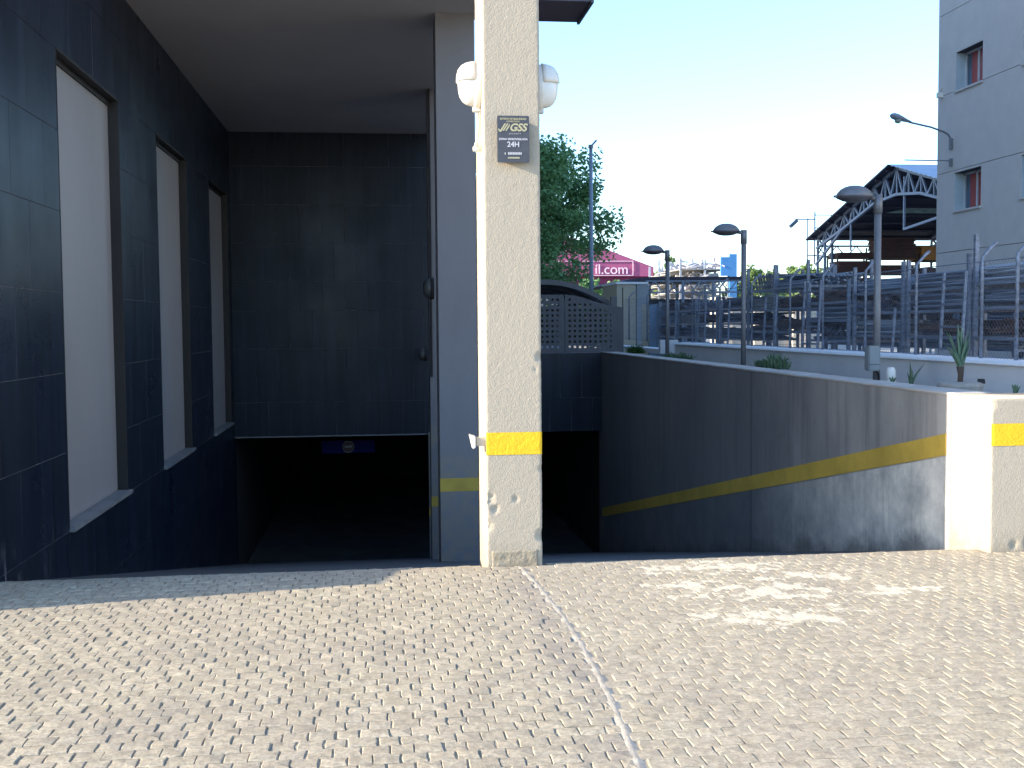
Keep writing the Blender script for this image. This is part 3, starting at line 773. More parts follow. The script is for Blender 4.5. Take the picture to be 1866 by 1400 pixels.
# ------------------------------------------------------------------ carport and perforated screen
ps = empty('perforated_screen', (2.97, 20.15, 1.03), label='dark metal screen with rows of square holes beside the carport', cat='screen')
def perf(x0, x1, nc, topf, rows=10):
    """sheet with square holes; topf gives the height of the top edge at x"""
    mb = MB(); pitch = .0975; hs = .044
    def cell(xa, xb, za, zb, hole):
        if not hole: mb.add([(xa, 0, za), (xb, 0, za), (xb, 0, zb), (xa, 0, zb)], [(0, 1, 2, 3)]); return
        cx_, cz_ = (xa+xb)/2, (za+zb)/2; h = hs/2
        # octagonal-ish hole
        oc = [(cx_-h, cz_-h), (cx_+h, cz_-h), (cx_+h, cz_+h), (cx_-h, cz_+h)]
        mb.add([(xa, 0, za), (xb, 0, za), (xb, 0, zb), (xa, 0, zb)]+[(u, 0, v) for u, v in oc],
               [(0, 1, 5, 4), (1, 2, 6, 5), (2, 3, 7, 6), (3, 0, 4, 7)])
    m = (x1-x0-nc*pitch)/2; xsx = [x0, x0+m]+[x0+m+pitch*(i+1) for i in range(nc)]+[x1]
    for i in range(len(xsx)-1):
        xa, xb = xsx[i], xsx[i+1]; tp = topf((xa+xb)/2); edge = i in (0, len(xsx)-2)
        z = .0; cell(xa, xb, 0, .06, False); z = .06
        for r_ in range(rows):
            z2 = z+pitch
            if z2 > tp-.03: break
            cell(xa, xb, z, z2, not edge); z = z2
        mb.add([(xa, 0, z), (xb, 0, z), (xb, 0, topf(xb)), (xa, 0, topf(xa))], [(0, 1, 2, 3)])
    return mb
top1 = lambda x: 1.08
top2 = lambda x: 1.08-.22*smooth(.45, 1.5, x)-.01*(x-.4)
for (a, b, nc, tf) in ((-1.75, -1.2, 5, top1), (-1.18, -.12, 10, top1), (-.10, .43, 4, top1), (.45, 1.50, 10, top2)):
    o = perf(a, b, nc, tf).build('perforated_panel', PERF, ps); md = o.modifiers.new('s', 'SOLIDIFY'); md.thickness = .012
for a_, b_, h_ in ((.425, .455, 1.0), (1.501, 1.56, .84), (-.125, -.095, 1.05)): MB().box((a_, .014, 0), (b_, .05, h_)).build('post', PERF, ps)
MB().box((-1.8, -.02, -.03), (1.56, .06, .0)).build('base_rail', PERF, ps)
cpn = empty('carport_canopy', (2, 21.3, 1.03), label='dark curved carport roof above the perforated screen', cat='canopy')
mb = MB(); arc = []
for i in range(21):
    x = -2.2+4.70*i/20; arc.append((x, 1.41-.02*min(0, x)**2-.27*max(0, x-1.25)**2))
mb.prism(arc+[(x, z-.10) for x, z in arc[::-1]], 'y', 0, .12).build('fascia', CARP, cpn)
mb = MB(); mb.prism([(x, z-.004) for x, z in arc]+[(x, z-.04) for x, z in arc[::-1]], 'y', .12, 5.6).build('roof_sheet', CARP, cpn)
mb = MB()
for k in range(1, 5): mb.prism([(x, z-.041) for x, z in arc]+[(x, z-.12) for x, z in arc[::-1]], 'y', k*1.1, k*1.1+.06)
mb.build('rib', CARP, cpn)
MB().box((2.46, -.35, 0), (2.58, -.25, 1.06)).build('post', CARP, cpn)
MB().box((2.26, 5.0, 0), (2.36, 5.1, 1.0)).build('post', CARP, cpn)
hg = empty('hedge', (3.6, 29.6, 1.02), label='dark clipped hedge behind the carport', cat='hedge')
r = random.Random(77); mb = MB()
for i in range(5200):
    p = Vector((r.uniform(-2.4, 2.6), r.uniform(-.35, .35), r.uniform(0, 1.02)+.1*noise.noise(Vector((i*.01, 0, 0)))))
    a = Vector((r.uniform(-1, 1), r.uniform(-1, 1), r.uniform(-1, 1))).normalized()*.05; b = a.cross(Vector((r.uniform(-1, 1), r.uniform(-1, 1), 1))).normalized()*.04
    mb.add([p-a, p+b, p+a, p-b], [(0, 1, 2, 3)])
mb.build('foliage', LEAFB, hg)
MB().box((-2.3, -.2, 0), (2.5, .2, .98)).build('inner_branches', DARK, hg)

# ------------------------------------------------------------------ trees
def tree(loc, H, cr, label, mat, seed, nleaf=9000, ls=.16, squash=1.0, name='tree', trunk_h=None, ncl=60):
    r = random.Random(seed); t = empty(name, loc, label=label, cat='tree')
    th = trunk_h or H*.3; cc = Vector((0, 0, (H+th)/2)); ch = (H-th)/2
    mb = MB(); mb.tube([(0, 0, -.1), (.04, .02, th*.5), (-.03, 0, th), (0, .05, H*.62), (0, 0, H*.85)], [.045*H*.55, .03*H*.6, .026*H*.6, .014*H*.5, .004*H], 9)
    mb.build('trunk', BARK, t, smooth=True)
    cl = []
    for i in range(ncl):
        d = Vector((r.gauss(0, 1), r.gauss(0, 1), r.gauss(0, 1))).normalized()*(r.uniform(.25, 1)**.55)
        p = cc+Vector((d.x*cr, d.y*cr, d.z*ch*squash)); k = 1+.22*noise.noise(Vector((d.x*2, d.y*2, d.z*2+seed))); p = cc+(p-cc)*k
        cl.append((p, cr*r.uniform(.11, .21)))
    mb = MB()
    for p, s in cl[:26]:
        st = Vector((0, 0, r.uniform(th*.9, H*.7))); mid = (st+p)/2+Vector((0, 0, -.1*H*r.random()*.6)); mb.tube([st, mid, p], [.012*H*.6, .007*H*.6, .002*H], 5)
    mb.build('limb', BARK, t, smooth=True)
    mb = MB()
    for i in range(nleaf):
        p, s = cl[r.randrange(len(cl))]
        d = Vector([max(-1.6, min(1.6, r.gauss(0, k_))) for k_ in (1, 1, .75)])*s*.62; q = p+d
        a = Vector((r.uniform(-1, 1), r.uniform(-1, 1), r.uniform(-.7, .7))).normalized(); b = a.cross(Vector((r.uniform(-1, 1), r.uniform(-1, 1), r.uniform(0, 1)))).normalized()
        a *= ls*r.uniform(.5, 1); b *= ls*r.uniform(.35, .7); c_ = a.cross(b).normalized()*ls*.15
        mb.add([q-a, q+b*.9-c_, q+a, q-b*.9-c_], [(0, 1, 2, 3)])
    mb.build('crown', mat, t); return t
tree((5.35, 44, 0), 9.2, 3.9, 'large dark green tree rising behind the carport beside the column', LEAFT, 4, 46000, .12, 1.0, trunk_h=2.2, ncl=125)
tree((25.2, 95, 0), 7.1, 2.4, 'small bright tree behind the canopy, right of the magenta fascia', LEAFF, 8, 4500, .22, trunk_h=1.5, name='far_tree')
tree((25.2, 72, 0), 5.4, 2.0, 'pale green sunlit tree right of the blue panel', LEAFF, 9, 5000, .2, trunk_h=1.4, name='far_tree')
tree((32.6, 82, 0), 6.2, 2.6, 'pale green sunlit tree left of the open steel hall', LEAFF, 10, 5500, .22, trunk_h=1.6, name='far_tree')
tree((13.2, 66, 0), 4.3, 2.1, 'low shaded tree far behind the carport canopy', LEAFT, 12, 4500, .2, trunk_h=1.0, name='far_tree')

# tall mast
ms = empty('tall_mast', (7.78, 40, 0), label='tall thin grey floodlight mast in front of the tree', cat='mast')
MB().tube([(0, 0, 0), (0, 0, 8.05)], [.085, .065], 10).build('pole', simple('mast_grey', (.22, .27, .32), .5, .1, 5), ms, smooth=True)
MB().bar((-.06, 0, 8.0), (.20, -.05, 8.28), .16, .05).build('floodlight', POSTM, ms)
MB().tube([(0, 0, 8.0), (.0, 0, 8.12)], .09, 8).build('bracket', POSTM, ms)

# ------------------------------------------------------------------ yard fence
fe = empty('chain_link_fence', (6.62, 8, 1.12), label='chain link yard fence with outward leaning post arms on the white wall', cat='fence')
fy = [.95, 2.79, 3.47, 4.97, 6.4, 7.86, 9.19, 11.04, 12.9, 14.8, 16.8, 18.8, 20.8]
pm = MB().tube([(0, 0, 0), (0, 0, 1.14), (.10, 0, 1.25), (.17, 0, 1.31)], .020, 8).mesh('post', GALV, True)
for y in fy: link('post', pm, fe, (0, y, 0))
mb = MB(); H = 1.1; Lf = 21.5; st = .062
k = -int(H/st)-1
for i in range(k, int(Lf/st)):
    y0 = i*st
    for s in (1, -1):
        a, b = (y0, 0), (y0+H, H)
        if s < 0: a, b = (y0+H, 0), (y0, H)
        def cl_(p, q):
            (ya, za), (yb, zb) = p, q
            if ya < 0: za += (0-ya)*(zb-za)/(yb-ya); ya = 0
            if ya > Lf: za += (Lf-ya)*(zb-za)/(yb-ya); ya = Lf
            return ya, za
        if max(a[0], b[0]) <= 0 or min(a[0], b[0]) >= Lf: continue
        A = cl_(a, b); Bq = cl_(b, a); w_ = .0011
        if abs(A[0]-Bq[0]) < .01: continue
        x = .028+.002*s; n0 = len(mb.v)
        for yy_, zz_ in (A, Bq): mb.v += [(x, yy_-w_, zz_), (x, yy_+w_, zz_), (x-w_*1.7, yy_, zz_)]
        mb.f += [(n0, n0+1, n0+4, n0+3), (n0+1, n0+2, n0+5, n0+4), (n0+2, n0, n0+3, n0+5)]
mb.build('wire_mesh', GALV, fe, kind='stuff')
MB().tube([(.03, 0, 1.1), (.03, Lf, 1.1)], .006, 5).tube([(.03, 0, .04), (.03, Lf, .04)], .006, 5).build('tension_wire', GALV, fe)

# ------------------------------------------------------------------ storage racks
ords = ['first', 'second', 'third', 'fourth', 'fifth', 'sixth', 'seventh', 'eighth', 'ninth', 'tenth', 'eleventh', 'twelfth', 'thirteenth']
RL, RD = 1.75, 1.25
def rack_proto(levels, H, name='storage_rack', mat=GALV):
    t = empty(name, (0, 0, 0))
    pmesh = MB().box((-.027, -.027, 0), (.027, .027, 1)).mesh('post', mat)
    for x in (0, RD):
        for y in (0, RL):
            o = link('post', pmesh, t, (x, y, 0)); o.scale[2] = H
    bm_ = MB().box((-.018, 0, -.022), (.018, RL-.07, .022)).mesh('beam', mat)
    for z in levels:
        for x in (0, RD): link('beam', bm_, t, (x, .035, z))
        MB().box((.036, -.03, z-.025), (RD-.036, .03, z+.02)).build('cross_beam', mat, t); MB().box((.036, RL-.03, z-.025), (RD-.036, RL+.03, z+.02)).build('cross_beam', mat, t)
    return t
def load_tubes(r, z, n=5, mat=GALV, along='y', rr=.023):
    mb = MB(); W_ = RD-.14; c = int(W_/(rr*2.1))
    for j in range(n):
        for i in range(c-(j % 2)):
            if r.random() < .3: continue
            x = .09+rr*2.1*(i+.5*(j % 2)); zz_ = z+.035+rr+j*rr*1.8; e0 = r.uniform(-.25, .3); e1 = RL+r.uniform(-.35, .3)
            mb.tube([(x, e0, zz_+r.uniform(-.02, .02)), (x+r.uniform(-.05, .05), e1, zz_+r.uniform(-.02, .02))], rr, 6)
    return mb, mat
def load_frames(r, z, n=9, mat=GALVD):
    mb = MB()
    for i in range(n):
        y = .08+(RL-.2)*i/n+r.uniform(-.02, .02); ln = r.uniform(.1, .22)
        zz_ = z+.04
        for x in (.1, RD-.1): mb.bar((x, y, zz_), (x, y+ln, zz_+.30), .035)
        for q in (.15, .5, .9): mb.bar((.1, y+ln*q, zz_+.30*q), (RD-.1, y+ln*q, zz_+.30*q), .025)
    return mb, mat
def load_planks(r, z, n=4, mat=PLANK):
    mb = MB()
    for j in range(n):
        for i in range(3):
            x = .08+.37*i+r.uniform(-.02, .02)
            mb.box((x, r.uniform(-.15, .05), z+.036+j*.055), (x+.32, RL+r.uniform(-.05, .15), z+.036+j*.055+.042))
    return mb, mat
def load_mixed(r, z, mat=RUST):
    mb = MB()
    for i in range(150):
        x = r.uniform(.08, RD-.1); y = r.uniform(.05, RL-.5); zz_ = z+.05+r.random()*.17
        mb.bar((x, y, zz_), (x+r.uniform(-.15, .15), y+r.uniform(.3, .9), zz_+r.uniform(-.04, .05)), r.uniform(.02, .045))
    return mb, mat
def load_clamps(r, z, mat=GALVD):
    mb = MB()
    for i in range(120):
        c = Vector((r.uniform(.08, RD-.08), r.uniform(.05, RL-.1), z+.06+r.random()**2*.16)); s = r.uniform(.03, .06)
        mb.bar(c, c+Vector((r.uniform(-1, 1), r.uniform(-1, 1), r.uniform(-1, 1)))*s*2, s)
    mb.box((.06, .04, z+.036), (RD-.06, RL-.06, z+.07)); return mb, mat
kinds = [('stack of scaffold tubes', load_tubes, 'tube stack', 'tube_stack'), ('row of leaning steel frames', load_frames, 'frame stack', 'frame_stack'),
         ('pile of scaffold planks', load_planks, 'plank pile', 'plank_pile'), ('heap of rusty bars', load_mixed, 'bar heap', 'bar_heap'), ('heap of scaffold clamps', load_clamps, 'clamp heap', 'clamp_heap')]
sr = random.Random(15)
SX = 8.05
LV = [1.06, 1.40, 1.78, 2.12]
nr = 11
shelfname = ['lowest', 'lowest', 'middle', 'top']
def rack_row(x0, y0, n, levels, rowname, group, tallf, loadf):
    shortrow = 'front' if 'front' in rowname else 'back'
    protos = {}
    for k in range(n):
        lv_, H_ = tallf(k)
        key = (tuple(lv_), H_)
        if key not in protos: protos[key] = o = rack_proto(lv_, H_)
        else: o = copy_tree(protos[key])
        y = y0+k*(RL+.12)
        o.location = (x0+sr.uniform(-.06, .06), y, -.01)
        tag(o, label='%s steel storage rack from the right in the %s' % (ords[k], rowname), cat='rack', group=group)
        for li, z in enumerate(lv_):
            kk = loadf(k, li)
            if kk is None: continue
            nm, fn, cat, on = kinds[kk]
            mb, mt = fn(sr, z)
            if kk == 0: mt = sr.choice((GALV, GALVL, GALVD, GALV))
            ob = mb.build(on, mt, label='%s, %s shelf of the %s %s rack from the right' % (nm, shelfname[li+4-len(lv_)], ords[k], shortrow), cat=cat, group='goods stored on the yard racks')
            ob.location = (o.location.x, y, -.01)
tallA = lambda k: ([1.34, 1.74, 2.08], 2.75) if k < 1 else ([1.34, 1.72, 2.04], 2.5) if k < 3 else (([1.24, 1.6, 1.92], 2.3) if k < 4 else (([1.38, 1.84, 2.26], 2.75) if k < 6 else ([1.2, 1.55, 1.9], 2.2)))
loadsA = {(0, 0): 3, (0, 1): 0, (0, 2): 0, (1, 0): 3, (1, 1): 0, (1, 2): 0, (2, 0): 0, (2, 1): 4, (2, 2): 0, (4, 2): 0, (4, 0): 3, (4, 1): 3, (5, 2): 1, (5, 1): 2, (5, 0): 3}
rack_row(SX, 12.45, nr, LV, 'front row by the fence', 'steel racks in the front row', tallA, lambda k, l: loadsA.get((k, l), sr.choice((0, 0, 2, 3, 4, 0))))
tallB = lambda k: ([1.10, 1.5, 1.9], 2.4) if k < 5 else ([1.15, 1.6], 2.1)
rack_row(10.0, 16.4, 4, LV, 'back row', 'steel racks in the back row', tallB, lambda k, l: sr.choice((0, 0, 2, 3, 4, 1)))
# steel frames leaning against the racks behind the fence
lr = random.Random(44)
for k in range(7):
    t = empty('ladder_frame', (7.45+lr.uniform(-.1, .1), 13.4+k*2.3+lr.uniform(-.4, .4), -.01), label='thin steel ladder frame leaning on the front racks, %s from the right' % (ords[k] if k else 'first'), cat='ladder frame', group='ladder frames leaning on the racks')
    h = lr.uniform(1.7, 2.3); w_ = lr.uniform(.5, .8); m_ = GALV
    rail = MB().bar((0, 0, 0), (.10, 0, h), .035).mesh('rail', m_)
    link('rail', rail, t); link('rail', rail, t, (0, w_, 0))
    for q in range(3, int(h/.3)+1): f_ = q*.3/h; MB().bar((.10*f_, .018, h*f_), (.10*f_, w_-.018, h*f_), .028).build('rung', m_, t)
# low stock heaps on the yard floor behind the fence
for k in range(9):
    y = 12.6+k*1.87; kk = sr.choice((3, 0, 2)); nm, fn, cat, on = kinds[kk]
    mb, mt = fn(sr, 0.62); ob = mb.build(on, GALVD if kk == 0 else mt, label='%s low under the %s front rack from the right' % (nm, ords[k]), cat=cat, group='goods stored low under the racks')
    ob.location = (SX, y, 0)
    if k < 4: MB().box((SX+.1, y+.1, -.01), (SX+1.1, y+1.6, .60)).build('crate', GALVD, label='dark steel crate under the %s front rack from the right' % ords[k], cat='crate', group='dark steel crates under the racks')

# ------------------------------------------------------------------ office building (right)
FX, FY1 = 14.0, 26.37
ob_ = empty('office_building', (FX, FY1, 0), label='grey beige precast office building at the right with red curtained windows', cat='building')
OI = Matrix.Translation((-FX, -FY1, 0))
def O(o): o.matrix_parent_inverse = OI; return o
hz = [-.65, 1.31, 3.27, 5.24, 7.16, 9.14, 11.1]    # joint heights found on the far corner
O(MB().box((FX+.5, 6, -.05), (32, FY1-.02, 13)).build('body', FACD, ob_))
Y0F = 6.0
wl = [(y_, y_+1.21, z_, z_+.92) for y_ in (24.37, 21.55, 18.7) for z_ in (4.26, 7.155)]
def panel(y0, y1, z0, z1):
    rects = [(y0, y1, z0, z1)]
    for a, b, c_, d_ in wl:
        nx = []
        for (p, q, r_, s_) in rects:
            if q <= a or p >= b or s_ <= c_ or r_ >= d_: nx.append((p, q, r_, s_)); continue
            if p < a: nx.append((p, a, r_, s_))
            if q > b: nx.append((b, q, r_, s_))
            if r_ < c_: nx.append((max(p, a), min(q, b), r_, c_))
            if s_ > d_: nx.append((max(p, a), min(q, b), d_, s_))
        rects = nx
    mb = MB()
    for p, q, r_, s_ in rects: mb.box((FX, p, r_), (FX+.15, q, s_))
    O(mb.build('panel', FAC, ob_))
for i in range(len(hz)-1):
    for (a, b) in ((6.0, 15.0), (15.0, FY1)): panel(a+.0, b-.006, hz[i]+.007, hz[i+1]-.007)
O(MB().box((FX+.001, FY1-.001, 0), (30, FY1+.05, 13)).build('end_wall', FAC, ob_))
for (a, b, c_, d_) in wl:
    wn = bpy.data.objects.new('window', None); C.objects.link(wn); wn.parent = ob_; O(wn)
    MB().box((FX+.012, b-.012, c_), (FX+.40, b-.001, d_)).build('reveal', REVEAL, wn)
    MB().box((FX+.012, a+.001, d_-.012), (FX+.40, b-.012, d_-.001)).build('lintel', FACD, wn)
    mb = MB(); xx = FX+.16-.05; 
    xx = FX+.24
    for p, q, r_, s_ in ((a, a+.05, c_, d_), (b-.06, b-.012, c_, d_), (a, b, c_, c_+.05), (a, b, d_-.06, d_-.012), ((a+b)/2-.02, (a+b)/2+.02, c_, d_)):
        mb.box((xx, p, r_), (xx+.04, q, s_))
    mb.build('frame', WFRAME, wn)
    MB().box((FX+.151, a+.001, c_-.03), (FX+.40, b-.012, c_-.001)).build('inner_sill', REVEAL, wn); MB().box((FX+.151, a-.012, c_), (FX+.40, a-.0, d_)).build('reveal', REVEAL, wn)
    MB().box((xx+.08, a, c_-.02), (xx+.09, b, d_)).build('sky_tint_panel', BLUEG, wn)  # blue-grey panel behind the pane, sky reflection put into its colour
    MB().box((xx+.05, a, c_), (xx+.055, a+.98, d_)).build('curtain', CURT, wn)
    g_, tt, pp = newmat('window_glass'); pp.inputs['Base Color'].default_value = (.10, .13, .16, 1); pp.inputs['Roughness'].default_value = .08; pp.inputs['Alpha'].default_value = .12
    MB().box((xx+.018, a+.04, c_+.04), (xx+.022, b-.06, d_-.06)).build('pane', g_, wn)
    MB().box((FX-.04, a-.03, c_-.05), (FX+.10, b+.02, c_-.002)).build('sill', FAC, wn)
al = empty('wall_street_light', (FX, 25.7, 5.95), label='street light head on a curved arm fixed to the office facade', cat='street light')
pts = [(-.03, 0, -.10), (-.03, 0, .06), (-.10, 0, .17), (-.22, 0, .24), (-.55, 0, .35), (-1.1, 0, .46)]
MB().tube(pts, .024, 8).build('arm', POSTM, al, smooth=True)
MB().box((-.06, -.05, -.18), (0, .05, .08)).build('bracket', POSTM, al)
mb = MB(); M_ = Matrix.Translation((-1.32, 0, .545)) @ Matrix.Rotation(R(18), 4, 'Y') @ Matrix.Rotation(R(-90), 4, 'Y')
mb.lathe([(.0, -.27), (.04, -.26), (.06, -.15), (.10, .0), (.125, .12), (.115, .22), (.06, .28), (0, .29)], 14, Matrix.Translation((-1.32, 0, .545)) @ Matrix.Rotation(R(-72), 4, 'Y') @ Matrix.Scale(.62, 4, Vector((1, 0, 0))))
mb.build('head', simple('lamp_head_grey', (.30, .33, .38), .4, .08, 3), al, smooth=True)
mb = MB().lathe([(0, -.09), (.06, -.07), (.09, 0), (.0, .0)], 14, Matrix.Translation((-1.40, 0, .515)) @ Matrix.Rotation(R(18), 4, 'Y'))
mb.build('lens', SKYL, al, smooth=True)
a2 = empty('wall_rod', (FX, 25.7, 5.45), label='thin horizontal rod bracket below the wall street light', cat='bracket')
MB().tube([(-.03, 0, .04), (-1.22, 0, .05)], .016, 6).build('rod', GALV, a2)
MB().box((-.06, -.04, -.10), (0, .04, .10)).build('bracket', POSTM, a2)
a3 = empty('facade_camera', (FX-.04, 26.2, 7.2), label='small white camera at the edge of the office facade', cat='camera')
MB().box((-.10, -.05, -.08), (.04, .05, .05)).box((-.01, -.04, .05), (.02, -.02, .16)).build('body', WHITEP, a3, bev=.01)

# ------------------------------------------------------------------ open steel hall
HX, HX2 = 20.0, 33.0
yr_, zr_ = 40.82, 7.54; ye_, ze_ = 48.75, 5.38; yn_ = 2*yr_-ye_
hall = empty('steel_hall', (HX, yr_, 0), label='open sided steel hall with truss gable and dark roof left of the office building', cat='hall')
HI = Matrix.Translation((-HX, -yr_, 0))
def Hh(o): o.matrix_parent_inverse = HI; return o
Hh(MB().add([(HX-.4, yr_, zr_+.1), (HX2, yr_, zr_+.1), (HX2, ye_+.3, ze_+.02), (HX-.4, ye_+.3, ze_+.02), (HX-.4, yr_, zr_+.04), (HX2, yr_, zr_+.04), (HX2, ye_+.3, ze_-.04), (HX-.4, ye_+.3, ze_-.04)],
    [(0, 1, 2, 3), (4, 7, 6, 5), (0, 3, 7, 4), (1, 5, 6, 2), (3, 2, 6, 7)]).build('far_roof_slope', NAVY, hall))
mb = MB(); n = 46     # corrugated near slope, pale above
for i in range(n+1):
    t_ = i/n; y = yr_+(yn_-.3-yr_)*t_; z = zr_+.1+(ze_+.02-zr_-.1)*t_+(.03 if i % 2 else 0)
    mb.v += [(HX-.4, y, z), (HX2, y, z)]
for i in range(n): mb.f.append((2*i, 2*i+1, 2*i+3, 2*i+2))
o = Hh(mb.build('near_roof_slope', ROOFL, hall)); md = o.modifiers.new('s', 'SOLIDIFY'); md.thickness = .02
mb = MB()
def onfar(x, y, d=.06): return (x, y, zr_+.04+(ze_-.04-zr_-.04)*(y-yr_)/(ye_+.3-yr_)-d)
for k in range(9):
    y = yr_+.3+k*.93; mb.bar(onfar(HX-.3, y, .05), onfar(HX2, y, .05), .07, .08)
Hh(mb.build('purlin', simple('purlin_dark', (.05, .05, .08), .6, .1, 3), hall))
mb = MB()
for (x0, x1, y0, y1) in ((21.8, 26.5, 44.8, 45.6), (23.2, 27.5, 42.0, 42.9)): 
    a, b, c_, d_ = onfar(x0, y1, .02), onfar(x0+1.0, y0, .02), onfar(x1, y0, .02), onfar(x1, y1, .02)
    mb.add([a, b, c_, d_], [(0, 1, 2, 3)])
Hh(mb.build('roof_light', SKYL, hall))
def gable(X, tag_mat, full=True):
    arc = [(48.63, 4.97), (45.76, 5.6), (42.75, 6.36), (40.82, 6.50), (38.9, 6.32), (36.0, 5.6), (33.0, 4.97)]
    top = lambda y: zr_-.02-(zr_-ze_)*abs(y-yr_)/(ye_-yr_)
    def low(y):
        for (a, za), (b, zb) in zip(arc, arc[1:]):
            if b <= y <= a: return za+(zb-za)*(a-y)/(a-b)
        return 4.95
    mb = MB(); w_ = .085
    for a, b in zip(arc, arc[1:]): mb.bar((X, a[0], a[1]), (X, b[0], b[1]), .12, .10)
    mb.bar((X, ye_, ze_), (X, yr_, zr_-.02), .1, .12).bar((X, yr_, zr_-.02), (X, yn_, ze_), .1, .12)
    Hh(mb.build('chord', TRUSS, hall))
    mb = MB(); n = 16; ys_ = [ye_-.2-i*(ye_-yn_-.4)/(2*n) for i in range(2*n+1)]
    for i in range(0, 2*n):
        a, b = ys_[i], ys_[i+1]
        if i % 2 == 0: mb.bar((X, a, top(a)), (X, b, low(b)), w_*.8); mb.bar((X, a, top(a)), (X, a, low(a)), w_*.7)
        else: mb.bar((X, a, low(a)), (X, b, top(b)), w_*.8)
    Hh(mb.build('web_bar', TRUSS, hall))
gable(HX, TRUSS); gable(HX+5.5, TRUSS)
mb = MB()
for (x, y) in ((HX, ye_-.2), (HX, ye_-1.0), (HX+5.5, ye_-.2), (HX+11, ye_-.2), (HX, yn_+.2)):
    for dx, dy in ((0, 0), (.35, 0)): mb.bar((x+dx, y+dy, 0), (x+dx, y+dy, ze_-.1), .09)
    for k in range(8): z = .3+k*.62; mb.bar((x, y, z), (x+.35, y, z+.6 if k % 2 else z), .045)
    Hh(mb.build('lattice_column', TRUSS, hall)); mb = MB()
mb.bar((HX, ye_, 4.2), (HX, 45.8, 5.6), .09); Hh(mb.build('brace', TRUSS, hall)); mb = MB(); mb.bar((HX, 40.2, 7.1), (HX, 40.2, 5.1), .07); mb.bar((HX, 40.2, 5.1), (HX, 33.5, 5.6), .09)
Hh(mb.build('brace', TRUSS, hall)); mb = MB(); mb.bar((HX, 45.0, 6.2), (HX, 45.0, 4.6), .06)
Hh(mb.build('brace', TRUSS, hall))
y_ = ye_-.15
mb = MB().bar((HX, y_, 5.05), (HX2, y_, 5.05), .08); mb.bar((HX, y_, 4.55), (HX2, y_, 4.55), .05)
for k in range(14): x = HX+k*.93; mb.bar((x, y_, 5.05), (x+.46, y_, 4.55), .04).bar((x+.46, y_, 4.55), (x+.93, y_, 5.05), .04)
Hh(mb.build('eave_beam', TRUSS, hall))
# floodlight bracket at the hall's left eave
fb = empty('eave_floodlight', (HX-.35, 49.9, 6.1), label='small floodlight on a light scaffold frame at the hall eave', cat='floodlight')
mb = MB(); mb.bar((.75, 0, -1.8), (.75, 0, .65), .05).bar((.75, 0, .5), (2.8, 0, .5), .04).bar((.75, 0, -.1), (2.4, 0, -.1), .04).bar((.4, 0, -1.6), (.4, 0, .35), .04).bar((-.2, 0, .3), (.75, 0, .3), .05).bar((.4, 0, -1.4), (1.2, 0, -1.4), .05)
mb.build('frame', GALV, fb)
MB().bar((-.45, 0, -.05), (-.12, 0, .25), .2, .14).build('lamp_head', POSTM, fb)

# goods inside the hall: stacked formwork on shelves
gr = random.Random(31)
cols = [(20.35, 22.15), (22.2, 24.1), (24.2, 26.4)]
colname = ['left', 'middle', 'right']
lev = [[(4.5, 4.68), (3.74, 4.3), (3.05, 3.55), (2.4, 2.85), (1.5, 2.0)], [(4.45, 5.35), (3.75, 4.12), (2.9, 3.5), (2.0, 2.6), (1.2, 1.75)], [(4.35, 4.95), (3.55, 4.0), (2.7, 3.3), (1.9, 2.5), (1.1, 1.7)]]
lvname = ['top', 'second', 'third', 'fourth', 'bottom']
YG = 47.2
for ci, (a, b) in enumerate(cols):
    rk = empty('tall_rack', (a, YG, 0), label='tall hall rack, %s of the three, holding red brown formwork' % colname[ci], cat='rack', group='tall racks inside the hall')
    for x in (0, b-a-.06):
        for y in (0, 1.1): MB().box((x, y, 0), (x+.06, y+.06, 4.6 if ci != 1 else 4.95)).build('post', RUST, rk)
    for z0, z1 in lev[ci]: MB().box((.061, .01, z0-.07), (b-a-.061, 1.15, z0-.005)).build('shelf', RUST, rk)
    for li, (z0, z1) in enumerate(lev[ci]):
        mb = MB(); k = 6; zz_ = z0
        n = max(2, int((z1-z0)/.085))
        for q in range(n):
            e = gr.uniform(-.05, .05); hh = (z1-z0)/n
            mb.box((.1+e, -.05+gr.uniform(-.03, .03), z0+q*hh), (b-a-.1+e, 1.1, z0+(q+.88)*hh))
        o = mb.build('formwork_stack', ORANGEP if (ci == 2 and li == 0) else BROWNP, label='%s formwork panel stack on the %s shelf of the %s hall rack' % ('orange' if (ci == 2 and li == 0) else 'red brown', lvname[li], colname[ci]), cat='formwork', group='formwork stacks inside the hall')
        o.location = (a, YG, 0)

# ------------------------------------------------------------------ magenta building, canopy, cabins
pk = empty('magenta_building', (14.37, 75, 0), label='magenta gabled building front with pale lettering behind the tree', cat='building')
def onY(Y, pts): return pts
prof = [(9.0, 4.85), (18.6, 4.85), (18.6, 5.5), (14.4, 7.05), (9.0, 8.6), (5.0, 7.2), (5.0, 4.85)]
MB().prism([(x-14, z) for x, z in prof], 'y', 0, 14).build('roof_front', PINK, pk)
MB().box((-8.9, .3, 4.2), (4.55, 13.8, 4.845)).build('lower_band', PINKD, pk)
MB().box((-8.5, 1.5, 0), (4.0, 13, 4.19)).build('body', GREYP, pk)
Mt = Matrix.Translation((2.82, -.06, 5.02)) @ Matrix.Rotation(R(90), 4, 'X')
txt('íl.com', .98, 'lettering', PINKW, Mt, pk, .02, align='RIGHT', off=0)
mb = MB()
for a, b in (((-6, 5.9), (3.15, 5.9)), ((3.15, 5.9), (3.15, 4.92)), ((-6, 4.92), (3.15, 4.92))): mb.bar((a[0], -.05, a[1]), (b[0], -.05, b[1]), .04)
mb.build('lettering_outline', PINKW, pk)
MB().box((4.58, -.03, 4.9), (4.62, .1, 5.5)).build('edge_trim', PINKD, pk)

